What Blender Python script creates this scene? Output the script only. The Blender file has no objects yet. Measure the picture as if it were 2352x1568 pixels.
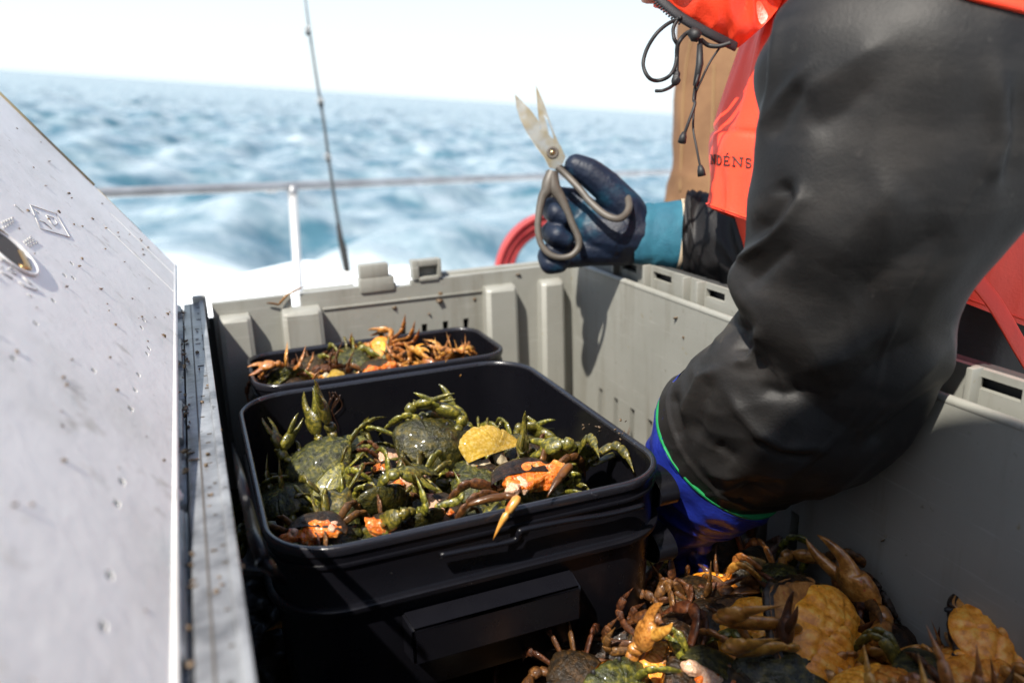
import bpy, bmesh, math, random
import numpy as np
from mathutils import Vector, Matrix, noise
from mathutils.bvhtree import BVHTree

random.seed(7)
SC = bpy.context.scene
COL = SC.collection
R = math.radians

# ------------------------------------------------------------------ camera
CAM = Vector((0.00282, -1.13179, 0.24065))
FPX = 1814.62                      # focal length in pixels of a 2352 wide picture (27.8 mm)
AX_R = Vector((0.92593129, -0.37671945, -0.02708705))
AX_U = Vector((0.13026784, 0.25121937, 0.95912414))
AX_F = Vector((0.35451592, 0.89161162, -0.2816863))
cam_d = bpy.data.cameras.new('camera')
cam_d.sensor_width = 36.0
cam_d.lens = FPX / 2352.0 * 36.0
cam_d.clip_start = 0.02
cam_d.clip_end = 30000
cam_d.dof.use_dof = True
cam_d.dof.focus_distance = 0.76
cam_d.dof.aperture_fstop = 3.8
cam = bpy.data.objects.new('camera', cam_d)
COL.objects.link(cam)
cam.matrix_world = Matrix(((AX_R.x, AX_U.x, -AX_F.x, CAM.x), (AX_R.y, AX_U.y, -AX_F.y, CAM.y),
                           (AX_R.z, AX_U.z, -AX_F.z, CAM.z), (0, 0, 0, 1)))
SC.camera = cam

def ray(x, y):
    return AX_R * ((x - 1176.0) / FPX) - AX_U * ((y - 784.0) / FPX) + AX_F
def at(x, y, D):
    return CAM + ray(x, y) * D
def onX(x, y, X):
    d = ray(x, y); return CAM + d * ((X - CAM.x) / d.x)
def onY(x, y, Y):
    d = ray(x, y); return CAM + d * ((Y - CAM.y) / d.y)
def onZ(x, y, Z):
    d = ray(x, y); return CAM + d * ((Z - CAM.z) / d.z)

# ------------------------------------------------------------------ light
SEA_N = Vector((0.08113952, -0.04019656, 0.99589187)).normalized()   # the boat rolls: the sea's up, in the boat's frame
SUN_DIR = Vector((-0.50, -0.39, 0.87)).normalized()
sun_d = bpy.data.lights.new('sun', 'SUN')
sun_d.energy = 4.6
sun_d.angle = R(0.8)
sun_d.color = (1.0, 0.94, 0.84)
sun = bpy.data.objects.new('sun', sun_d)
COL.objects.link(sun)
sun.rotation_euler = SUN_DIR.to_track_quat('Z', 'Y').to_euler()

W = bpy.data.worlds.new('World')
SC.world = W
W.use_nodes = True
nt = W.node_tree
bg = nt.nodes['Background']
sky = nt.nodes.new('ShaderNodeTexSky')
sky.sky_type = 'NISHITA'
sky.sun_disc = False
sky.sun_elevation = math.asin(SUN_DIR.z)
sky.sun_rotation = math.atan2(SUN_DIR.x, SUN_DIR.y)
sky.air_density = 0.9
sky.dust_density = 1.0
sky.ozone_density = 1.4
tc = nt.nodes.new('ShaderNodeTexCoord')
mp = nt.nodes.new('ShaderNodeMapping')
mp.inputs['Rotation'].default_value = SEA_N.rotation_difference(Vector((0, 0, 1))).to_euler()
nt.links.new(tc.outputs['Generated'], mp.inputs['Vector'])
nt.links.new(mp.outputs['Vector'], sky.inputs['Vector'])
# thin bright haze that whitens the sky towards the horizon
sepw = nt.nodes.new('ShaderNodeSeparateXYZ'); nt.links.new(mp.outputs['Vector'], sepw.inputs[0])
hz_ = nt.nodes.new('ShaderNodeMapRange'); hz_.inputs['From Min'].default_value = 0.0; hz_.inputs['From Max'].default_value = 0.45
hz_.inputs['To Min'].default_value = 0.92; hz_.inputs['To Max'].default_value = 0.10
nt.links.new(sepw.outputs['Z'], hz_.inputs['Value'])
mxw = nt.nodes.new('ShaderNodeMix'); mxw.data_type = 'RGBA'
nt.links.new(hz_.outputs[0], mxw.inputs['Factor']); nt.links.new(sky.outputs['Color'], mxw.inputs['A'])
mxw.inputs['B'].default_value = (5.2, 5.85, 6.2, 1)
nt.links.new(mxw.outputs['Result'], bg.inputs['Color'])
bg.inputs['Strength'].default_value = 0.10

SC.view_settings.view_transform = 'Standard'
SC.view_settings.look = 'None'
SC.view_settings.gamma = 1.0
SC.view_settings.exposure = 1.0
SC.cycles.use_denoising = True
SC.cycles.max_bounces = 6
SC.cycles.caustics_reflective = False
SC.cycles.caustics_refractive = False

# ------------------------------------------------------------------ helpers
OFF = {}
class MB:
    """collects geometry in world coordinates; build() links it as one mesh object"""
    def __init__(s): s.v = []; s.f = []
    def add(s, vs, fs):
        o = len(s.v); s.v.extend([tuple(v) for v in vs]); s.f.extend([tuple(i + o for i in f) for f in fs])
    def box(s, a, b, bev=0.0, M=None):
        bm = bmesh.new()
        bmesh.ops.create_cube(bm, size=1.0)
        a = Vector(a); b = Vector(b); c = (a + b) / 2; d = b - a
        for v in bm.verts: v.co = Vector((v.co.x * d.x, v.co.y * d.y, v.co.z * d.z)) + c
        if bev > 0: bmesh.ops.bevel(bm, geom=bm.edges[:], offset=min(bev, 0.45 * min(abs(x) for x in d)), segments=2, affect='EDGES', profile=0.6)
        if M is not None: bm.transform(M)
        s.bm(bm)
    def bm(s, bm):
        bm.verts.index_update()
        s.add([v.co.copy() for v in bm.verts], [[v.index for v in f.verts] for f in bm.faces]); bm.free()
    def tube(s, pts, rad, seg=10, flat=1.0, ref=None, caps=True):
        """swept tube; rad per point; flat = thickness across ref"""
        pts = [Vector(p) for p in pts]; n = len(pts)
        if not hasattr(rad, '__len__'): rad = [rad] * n
        vs = []; nrm = Vector(ref) if ref is not None else None
        for i in range(n):
            t = (pts[min(i + 1, n - 1)] - pts[max(i - 1, 0)])
            if t.length < 1e-9: t = Vector((0, 0, 1))
            t.normalize()
            if nrm is None:
                nrm = t.orthogonal()
            nn = nrm - t * nrm.dot(t)
            if nn.length < 1e-6: nn = t.orthogonal()
            nn.normalize()
            if ref is None: nrm = nn
            b = t.cross(nn)
            for k in range(seg):
                a = 2 * math.pi * k / seg
                vs.append(pts[i] + nn * (math.cos(a) * rad[i] * flat) + b * (math.sin(a) * rad[i]))
        fs = []
        for i in range(n - 1):
            for k in range(seg):
                k2 = (k + 1) % seg
                fs.append((i * seg + k, i * seg + k2, (i + 1) * seg + k2, (i + 1) * seg + k))
        if caps:
            fs.append(tuple(reversed(range(seg)))); fs.append(tuple((n - 1) * seg + k for k in range(seg)))
        s.add(vs, fs)
    def rings(s, rings, close=True, caps=False):
        n = len(rings[0]); vs = [p for r in rings for p in r]; fs = []
        for i in range(len(rings) - 1):
            for k in range(n if close else n - 1):
                k2 = (k + 1) % n
                fs.append((i * n + k, i * n + k2, (i + 1) * n + k2, (i + 1) * n + k))
        if caps:
            fs.append(tuple(reversed(range(n)))); fs.append(tuple((len(rings) - 1) * n + k for k in range(n)))
        s.add(vs, fs)
    def prism(s, pts, nvec):
        """outline extruded by nvec"""
        pts = [Vector(p) for p in pts]; n = len(pts); nvec = Vector(nvec)
        fs = [tuple(range(n)), tuple(reversed(range(n, 2 * n)))]
        for k in range(n): fs.append((k, k + n, (k + 1) % n + n, (k + 1) % n))
        s.add(pts + [p + nvec for p in pts], fs)
    def sphere(s, c, r, sub=2, M=None, jit=0.0, sd=0):
        bm = bmesh.new(); bmesh.ops.create_icosphere(bm, subdivisions=sub, radius=1.0)
        c = Vector(c); r = Vector((r, r, r)) if not hasattr(r, '__len__') else Vector(r)
        for v in bm.verts:
            k = 1 + jit * noise.noise(v.co * 2.1 + Vector((sd * 3.7, sd * 1.3, 0)))
            v.co = Vector((v.co.x * r.x, v.co.y * r.y, v.co.z * r.z)) * k
            if M is not None: v.co = M @ v.co
            v.co += c
        s.bm(bm)
    def build(s, name, mat, parent=None, smooth=True, sharp=None):
        off = OFF.get(parent.name, Vector((0, 0, 0))) if parent else Vector((0, 0, 0))
        me = bpy.data.meshes.new(name)
        me.from_pydata([tuple(Vector(v) - off) for v in s.v], [], s.f)
        bm = bmesh.new(); bm.from_mesh(me); bmesh.ops.recalc_face_normals(bm, faces=bm.faces[:]); bm.to_mesh(me); bm.free()
        if smooth:
            me.polygons.foreach_set('use_smooth', [True] * len(me.polygons))
            if sharp: me.set_sharp_from_angle(angle=R(sharp))
        o = bpy.data.objects.new(name, me); COL.objects.link(o)
        if mat: me.materials.append(mat)
        if parent: o.parent = parent
        OFF[o.name] = off
        return o

def tag(o, label=None, cat=None, group=None, kind=None):
    if label: o['label'] = label
    if cat: o['category'] = cat
    if group: o['group'] = group
    if kind: o['kind'] = kind
    return o
def empty(name, loc, label=None, cat=None, group=None):
    o = bpy.data.objects.new(name, None); COL.objects.link(o); o.location = loc
    o.empty_display_size = 0.02
    OFF[o.name] = Vector(loc)
    return tag(o, label, cat, group)
def remesh(o, vox, smooth_iter=4, fac=0.5):
    """fuse the overlapping pieces of a mesh object into one continuous surface"""
    m = o.modifiers.new('r', 'REMESH'); m.mode = 'VOXEL'; m.voxel_size = vox; m.use_smooth_shade = True
    if smooth_iter:
        s = o.modifiers.new('s', 'SMOOTH'); s.iterations = smooth_iter; s.factor = fac
    dg = bpy.context.evaluated_depsgraph_get(); dg.update()
    me = bpy.data.meshes.new_from_object(o.evaluated_get(dg))
    mats = list(o.data.materials)
    o.modifiers.clear(); o.data = me
    me.materials.clear()
    for mt in mats: me.materials.append(mt)
    me.polygons.foreach_set('use_smooth', [True] * len(me.polygons))
    return o
def cat_rom(P, n):
    """resample a list of equal length tuples by Catmull-Rom"""
    P = np.array(P, float); m = len(P) - 1; out = []
    for t in np.linspace(0, m, n):
        i = min(int(t), m - 1); f = t - i
        p0 = P[max(i - 1, 0)]; p1 = P[i]; p2 = P[i + 1]; p3 = P[min(i + 2, m)]
        out.append(0.5 * ((2 * p1) + (-p0 + p2) * f + (2 * p0 - 5 * p1 + 4 * p2 - p3) * f * f + (-p0 + 3 * p1 - 3 * p2 + p3) * f ** 3))
    return np.array(out)
def lerp(a, b, t): return a + (b - a) * t
def sstep(a, b, x):
    t = max(0.0, min(1.0, (x - a) / (b - a))); return t * t * (3 - 2 * t)

def loft(stations, n=80, seg=72, fold=None, power=2.0, inner=0.0, caps=False):
    """sleeve or torso: stations (xl, yl, Dl, xr, yr, Dr, ratio) - the two edges of a limb as seen from the photo's side, each at its own
    distance, and the thickness in depth as a share of the width"""
    S = cat_rom(stations, n)
    L = [at(a[0], a[1], a[2]) for a in S]; Q = [at(a[3], a[4], a[5]) for a in S]
    C = [(l + q) / 2 for l, q in zip(L, Q)]
    rings = []
    for i in range(n):
        a = (Q[i] - L[i]) / 2
        t = (C[min(i + 1, n - 1)] - C[max(i - 1, 0)]).normalized()
        b = t.cross(a).normalized() * a.length * S[i][6]
        if b.dot(CAM - C[i]) < 0: b = -b
        ring = []
        for k in range(seg):
            th = 2 * math.pi * k / seg
            c, s_ = math.cos(th), math.sin(th)
            c = math.copysign(abs(c) ** (2 / power), c); s_ = math.copysign(abs(s_) ** (2 / power), s_)
            d = a * c + b * s_
            p = C[i] + d
            if fold: p = p + d.normalized() * fold(th, i / (n - 1), p)
            ring.append(p)
        rings.append(ring)
    m = MB(); m.rings(rings, caps=caps)
    if inner > 0:     # turned-in open end (a cuff has a visible inside)
        last = rings[-1]; c = C[-1]; t = (C[-1] - C[-3]).normalized()
        r1 = [c + (p - c) * (1 - inner) for p in last]; r2 = [c + (p - c) * (1 - inner * 1.5) - t * 0.05 for p in last]
        m.rings([last, r1, r2])
    return m, C, rings

# ------------------------------------------------------------------ materials
def mat(name, base=(0.5, 0.5, 0.5), rough=0.5, var=None, vscale=8.0, vlo=0.4, vhi=0.6, bump=0.0, bscale=60.0, coat=0.0, spec=0.5,
        metal=0.0, rvar=0.0, sss=0.0, spots=None, sscale=40.0, slo=0.62, shi=0.68, hue=0.0, detail=6.0, stretch=None, coat_rough=0.1, sheen=0.0):
    m = bpy.data.materials.new(name); m.use_nodes = True
    t = m.node_tree; N = t.nodes; Lk = t.links
    p = N['Principled BSDF']
    p.inputs['Base Color'].default_value = (*base, 1); p.inputs['Roughness'].default_value = rough
    p.inputs['Metallic'].default_value = metal; p.inputs['Specular IOR Level'].default_value = spec
    p.inputs['Coat Weight'].default_value = coat; p.inputs['Coat Roughness'].default_value = coat_rough
    if sheen: p.inputs['Sheen Weight'].default_value = sheen
    if sss:
        p.inputs['Subsurface Weight'].default_value = sss; p.inputs['Subsurface Radius'].default_value = (0.01, 0.004, 0.002)
        p.inputs['Subsurface Scale'].default_value = 0.5
    tcn = N.new('ShaderNodeTexCoord'); src = tcn.outputs['Object']
    if stretch:
        mpn = N.new('ShaderNodeMapping'); mpn.inputs['Scale'].default_value = stretch
        Lk.new(src, mpn.inputs['Vector']); src = mpn.outputs['Vector']
    if hue or var or spots:
        oi = N.new('ShaderNodeObjectInfo')
        ad = N.new('ShaderNodeVectorMath'); ad.operation = 'MULTIPLY_ADD'
        cmb = N.new('ShaderNodeCombineXYZ')
        for i in range(3): Lk.new(oi.outputs['Random'], cmb.inputs[i])
        ad.inputs[1].default_value = (7, 13, 5) if hue else (0, 0, 0)
        Lk.new(cmb.outputs[0], ad.inputs[0]); Lk.new(src, ad.inputs[2]); src = ad.outputs[0]
    def nz(scale, det=detail, rgh=0.6):
        n = N.new('ShaderNodeTexNoise'); n.inputs['Scale'].default_value = scale; n.inputs['Detail'].default_value = det
        n.inputs['Roughness'].default_value = rgh; Lk.new(src, n.inputs['Vector']); return n
    colout = None
    if var:
        rp = N.new('ShaderNodeValToRGB'); e = rp.color_ramp.elements
        cols = [base] + (var if isinstance(var, list) else [var])
        e[0].position = vlo; e[0].color = (*cols[0], 1); e[1].position = vhi; e[1].color = (*cols[-1], 1)
        for i, c in enumerate(cols[1:-1]):
            k = e.new(lerp(vlo, vhi, (i + 1) / (len(cols) - 1))); k.color = (*c, 1)
        Lk.new(nz(vscale).outputs['Fac'], rp.inputs['Fac']); colout = rp.outputs['Color']
    if spots:
        rp2 = N.new('ShaderNodeValToRGB'); e = rp2.color_ramp.elements
        e[0].position = slo; e[0].color = (0, 0, 0, 1); e[1].position = shi; e[1].color = (1, 1, 1, 1)
        Lk.new(nz(sscale, 3.0).outputs['Fac'], rp2.inputs['Fac'])
        mx = N.new('ShaderNodeMix'); mx.data_type = 'RGBA'
        Lk.new(rp2.outputs['Color'], mx.inputs['Factor'])
        if colout: Lk.new(colout, mx.inputs['A'])
        else: mx.inputs['A'].default_value = (*base, 1)
        mx.inputs['B'].default_value = (*spots, 1); colout = mx.outputs['Result']
    if hue:
        hs = N.new('ShaderNodeHueSaturation')
        mr = N.new('ShaderNodeMapRange'); mr.inputs['To Min'].default_value = 0.5 - hue; mr.inputs['To Max'].default_value = 0.5 + hue
        mr2 = N.new('ShaderNodeMapRange'); mr2.inputs['To Min'].default_value = 0.7; mr2.inputs['To Max'].default_value = 1.35
        Lk.new(oi.outputs['Random'], mr.inputs['Value']); Lk.new(mr.outputs[0], hs.inputs['Hue'])
        Lk.new(oi.outputs['Random'], mr2.inputs['Value']); Lk.new(mr2.outputs[0], hs.inputs['Value'])
        if colout: Lk.new(colout, hs.inputs['Color'])
        else: hs.inputs['Color'].default_value = (*base, 1)
        colout = hs.outputs['Color']
    if colout: Lk.new(colout, p.inputs['Base Color'])
    if rvar:
        mr = N.new('ShaderNodeMapRange'); mr.inputs['To Min'].default_value = max(0.03, rough - rvar); mr.inputs['To Max'].default_value = rough + rvar
        Lk.new(nz(vscale * 1.7).outputs['Fac'], mr.inputs['Value']); Lk.new(mr.outputs[0], p.inputs['Roughness'])
    if bump:
        b = N.new('ShaderNodeBump'); b.inputs['Strength'].default_value = 1.0; b.inputs['Distance'].default_value = bump
        Lk.new(nz(bscale, 4.0).outputs['Fac'], b.inputs['Height']); Lk.new(b.outputs[0], p.inputs['Normal'])
    return m

def streaks(m, col, scale, lo, hi, fac):
    """worn-in dirt with a direction of its own (drips, scrapes)"""
    t = m.node_tree; p = t.nodes['Principled BSDF']; src = p.inputs['Base Color'].links[0].from_socket
    tcn = t.nodes.new('ShaderNodeTexCoord'); mpn = t.nodes.new('ShaderNodeMapping'); mpn.inputs['Scale'].default_value = scale
    n = t.nodes.new('ShaderNodeTexNoise'); n.inputs['Scale'].default_value = 1.0; n.inputs['Detail'].default_value = 5.0; n.inputs['Roughness'].default_value = 0.65
    rp = t.nodes.new('ShaderNodeMapRange'); rp.inputs['From Min'].default_value = lo; rp.inputs['From Max'].default_value = hi; rp.inputs['To Max'].default_value = fac
    mx = t.nodes.new('ShaderNodeMix'); mx.data_type = 'RGBA'; mx.inputs['B'].default_value = (*col, 1)
    t.links.new(tcn.outputs['Object'], mpn.inputs['Vector']); t.links.new(mpn.outputs['Vector'], n.inputs['Vector']); t.links.new(n.outputs['Fac'], rp.inputs['Value'])
    t.links.new(rp.outputs[0], mx.inputs['Factor']); t.links.new(src, mx.inputs['A']); t.links.new(mx.outputs['Result'], p.inputs['Base Color'])
M = {}
M['crate'] = mat('grey_plastic', (0.22, 0.22, 0.195), 0.42, var=(0.27, 0.27, 0.245), vscale=5, vlo=0.3, vhi=0.7, bump=0.0006, bscale=30, spots=(0.20, 0.17, 0.10), sscale=55, slo=0.70, shi=0.76)
M['crate_shade'] = mat('shade_dark_plastic', (0.035, 0.035, 0.034), 0.7)  # the grey plastic darkened, so that slots and recesses read as shaded
M['lid'] = mat('pale_lid_plastic', (0.74, 0.73, 0.69), 0.40, var=[(0.84, 0.83, 0.80), (0.88, 0.87, 0.84)], vscale=9, vlo=0.30, vhi=0.62, bump=0.0005, bscale=60, spots=(0.46, 0.43, 0.37), sscale=38, slo=0.61, shi=0.80)
M['hinge'] = mat('worn_hinge_plastic', (0.05, 0.052, 0.056), 0.30, var=[(0.15, 0.155, 0.165), (0.23, 0.24, 0.255)], vscale=26, vlo=0.34, vhi=0.66, bump=0.0010, bscale=70, spots=(0.06, 0.055, 0.05), sscale=90, slo=0.64, shi=0.70)
M['trim'] = mat('lit_edge_tan', (0.40, 0.33, 0.16), 0.5, var=(0.30, 0.25, 0.14), vscale=20)  # tan stands for yellowish light on the lid's edge
M['mark'] = mat('grey_moulded_mark', (0.46, 0.455, 0.44), 0.5)
M['slot'] = mat('dark_slot', (0.07, 0.06, 0.05), 0.7)  # plain dark colour for small openings and thin lines
M['brass'] = mat('tarnished_brass', (0.55, 0.36, 0.16), 0.35, metal=0.8)
M['tub'] = mat('black_tub_plastic', (0.0042, 0.0042, 0.0060), 0.30, spec=0.26, rvar=0.12, vscale=30, bump=0.0002, bscale=220, spots=(0.03, 0.03, 0.03), sscale=160, slo=0.74, shi=0.78)
M['tub_rim'] = mat('worn_black_rim', (0.012, 0.012, 0.016), 0.24, spec=0.7, rvar=0.10, vscale=40, bump=0.0003, bscale=160, spots=(0.06, 0.06, 0.07), sscale=120, slo=0.66, shi=0.76)
M['steel'] = mat('weathered_steel', (0.45, 0.46, 0.47), 0.4, metal=0.6, var=(0.33, 0.33, 0.335), vscale=9)
M['white_paint'] = mat('white_paint', (0.80, 0.80, 0.78), 0.4)
M['post_metal'] = mat('pale_metal_post', (0.52, 0.52, 0.52), 0.35, metal=0.3)
M['deck'] = mat('wet_grey_deck', (0.13, 0.14, 0.145), 0.4, var=[(0.19, 0.20, 0.205), (0.24, 0.245, 0.25)], vscale=4, vlo=0.35, vhi=0.65, bump=0.002, bscale=60)
M['rod'] = mat('dark_rod_blank', (0.035, 0.045, 0.05), 0.35)
M['rod_grip'] = mat('black_foam_grip', (0.012, 0.013, 0.014), 0.8)
M['hose'] = mat('red_rubber_hose', (0.30, 0.018, 0.022), 0.55, var=(0.36, 0.035, 0.035), vscale=18)
M['rubber'] = mat('dark_rubberised_cloth', (0.006, 0.0058, 0.006), 0.54, var=[(0.010, 0.0092, 0.0088), (0.017, 0.0148, 0.0136)], vscale=5, vlo=0.35, vhi=0.7, rvar=0.08, bump=0.0003, bscale=420, spec=0.30)
M['rubber_far'] = mat('black_rubberised_cloth', (0.007, 0.0065, 0.007), 0.55, spec=0.3, bump=0.0005, bscale=300)
M['orange'] = mat('red_orange_oilskin', (0.86, 0.050, 0.014), 0.42, var=(0.92, 0.062, 0.02), vscale=5, bump=0.0004, bscale=400, coat=0.1, coat_rough=0.3)
M['zip'] = mat('black_zip_tape', (0.012, 0.011, 0.014), 0.6, bump=0.0004, bscale=700)
M['cord'] = mat('black_cord', (0.008, 0.008, 0.009), 0.6)
M['print'] = mat('dark_logo_print', (0.045, 0.016, 0.014), 0.6)
M['skin'] = mat('weathered_skin', (0.50, 0.24, 0.17), 0.5, sss=0.15, var=(0.56, 0.29, 0.21), vscale=30, bump=0.0004, bscale=250)
M['trousers'] = mat('dark_brown_oilskin', (0.022, 0.015, 0.013), 0.5, bump=0.001, bscale=40)
M['boot'] = mat('black_rubber_boot', (0.012, 0.012, 0.012), 0.4)
M['glove_navy'] = mat('navy_rubber_glove', (0.0025, 0.006, 0.017), 0.52, spec=0.35, var=[(0.0045, 0.011, 0.028), (0.006, 0.050, 0.085)], vscale=13, vlo=0.42, vhi=0.68, bump=0.0012, bscale=130)
M['glove_teal'] = mat('teal_knit_cuff', (0.008, 0.085, 0.135), 0.75, var=(0.012, 0.11, 0.165), vscale=40, bump=0.0008, bscale=350)
M['glove_hem'] = mat('cream_cuff_hem', (0.45, 0.36, 0.25), 0.8)
M['glove_blue'] = mat('royal_blue_rubber_glove', (0.007, 0.014, 0.15), 0.42, var=(0.012, 0.026, 0.24), vscale=14, bump=0.0014, bscale=90)
M['glove_green'] = mat('green_cuff_binding', (0.008, 0.22, 0.065), 0.6, bump=0.0006, bscale=300)
M['canvas'] = mat('tan_canvas', (0.125, 0.060, 0.024), 0.85, var=(0.165, 0.085, 0.036), vscale=14, bump=0.0006, bscale=500)
M['canvas_seam'] = mat('dark_tan_seam', (0.20, 0.12, 0.05), 0.85)
M['blade'] = mat('scissor_steel', (0.62, 0.56, 0.42), 0.22, metal=0.95, var=(0.50, 0.38, 0.20), rvar=0.08, vscale=40)
M['handle'] = mat('grey_tan_handle', (0.060, 0.052, 0.042), 0.5, var=(0.085, 0.074, 0.060), vscale=40)
streaks(M['crate'], (0.13, 0.115, 0.085), (34, 34, 3.5), 0.52, 0.76, 0.55)
streaks(M['crate'], (0.40, 0.40, 0.37), (9, 9, 160), 0.60, 0.74, 0.40)
streaks(M['crate'], (0.10, 0.085, 0.06), (120, 120, 120), 0.66, 0.74, 0.7)
streaks(M['lid'], (0.48, 0.45, 0.39), (18, 3.0, 18), 0.52, 0.78, 0.3)
streaks(M['lid'], (0.30, 0.26, 0.19), (150, 150, 150), 0.665, 0.72, 0.8)
streaks(M['rubber'], (0.040, 0.036, 0.033), (4, 9, 22), 0.50, 0.75, 0.55)
streaks(M['rubber'], (0.055, 0.052, 0.048), (60, 60, 60), 0.64, 0.76, 0.4)
streaks(M['orange'], (0.55, 0.035, 0.012), (30, 30, 9), 0.52, 0.78, 0.45)
# crabs
M['shell_green'] = mat('wet_green_shell', (0.008, 0.009, 0.004), 0.24, var=[(0.030, 0.032, 0.009), (0.13, 0.105, 0.012)], vscale=11, vlo=0.34, vhi=0.70,
                       bump=0.0022, bscale=26, spec=0.32, coat=0.22, coat_rough=0.05, hue=0.015, spots=(0.26, 0.19, 0.05), sscale=200, slo=0.63, shi=0.74)
M['limb_green'] = mat('wet_green_limb', (0.030, 0.032, 0.007), 0.30, var=[(0.10, 0.090, 0.012), (0.30, 0.235, 0.030)], vscale=20, vlo=0.36, vhi=0.70,
                      bump=0.0008, bscale=36, coat=0.5, coat_rough=0.08, hue=0.015)
M['belly_yellow'] = mat('yellow_green_belly', (0.12, 0.105, 0.014), 0.32, var=[(0.34, 0.26, 0.03), (0.52, 0.38, 0.07)], vscale=24, vlo=0.34, vhi=0.68, bump=0.0006, bscale=150, coat=0.3, hue=0.015)
M['shell_brown'] = mat('wet_brown_shell', (0.008, 0.006, 0.004), 0.30, var=[(0.024, 0.014, 0.006), (0.075, 0.036, 0.010)], vscale=14, vlo=0.36, vhi=0.7, bump=0.0022, bscale=26, spec=0.25, coat=0.15, coat_rough=0.06, hue=0.015)  # brown darkened so that the heaped crabs read as deep in shade
M['limb_brown'] = mat('wet_brown_limb', (0.030, 0.012, 0.005), 0.30, var=[(0.085, 0.032, 0.010), (0.20, 0.080, 0.020)], vscale=20, vlo=0.36, vhi=0.7, bump=0.0006, bscale=160, spec=0.3, coat=0.2, coat_rough=0.10, hue=0.015)  # darkened like the brown shell, for the heap's shade
M['belly_orange'] = mat('orange_belly', (0.50, 0.15, 0.010), 0.26, var=[(0.78, 0.28, 0.020), (0.82, 0.44, 0.08)], vscale=18, vlo=0.34, vhi=0.68, bump=0.0007, bscale=120, coat=0.35, hue=0.01, spots=(0.14, 0.055, 0.012), sscale=60, slo=0.64, shi=0.74)
M['limb_orange'] = mat('orange_tan_limb', (0.14, 0.055, 0.012), 0.30, var=[(0.38, 0.15, 0.026), (0.55, 0.28, 0.075)], vscale=18, vlo=0.34, vhi=0.7, bump=0.0008, bscale=36, coat=0.6, coat_rough=0.08, hue=0.012, spots=(0.34, 0.045, 0.014), sscale=40, slo=0.64, shi=0.72)
M['flesh'] = mat('pale_pink_flesh', (0.66, 0.40, 0.28), 0.3, var=[(0.74, 0.52, 0.36), (0.60, 0.24, 0.10)], vscale=70, bump=0.004, bscale=30, coat=0.6, coat_rough=0.08, sss=0.2)
M['roe'] = mat('orange_roe', (0.46, 0.055, 0.006), 0.2, var=[(0.72, 0.17, 0.010), (0.78, 0.33, 0.06)], vscale=12, vlo=0.3, vhi=0.7, bump=0.004, bscale=34, coat=0.8, coat_rough=0.05, sss=0.15, spots=(0.74, 0.48, 0.24), sscale=16, slo=0.60, shi=0.68)
M['shell_yellow'] = mat('yellow_inner_shell', (0.34, 0.20, 0.018), 0.40, var=[(0.50, 0.31, 0.02), (0.56, 0.44, 0.18)], vscale=26, vlo=0.32, vhi=0.68, bump=0.002, bscale=90, coat=0.2, spots=(0.20, 0.15, 0.03), sscale=60, slo=0.60, shi=0.70)
M['shell_cream'] = mat('cream_shell', (0.46, 0.40, 0.28), 0.45, var=(0.34, 0.27, 0.16), vscale=60)
M['debris'] = mat('shell_debris', (0.05, 0.032, 0.018), 0.5, var=[(0.13, 0.085, 0.045), (0.02, 0.013, 0.010)], vscale=60, vlo=0.3, vhi=0.7)
M['weed'] = mat('brown_seaweed', (0.035, 0.014, 0.006), 0.35, coat=0.4)

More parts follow.
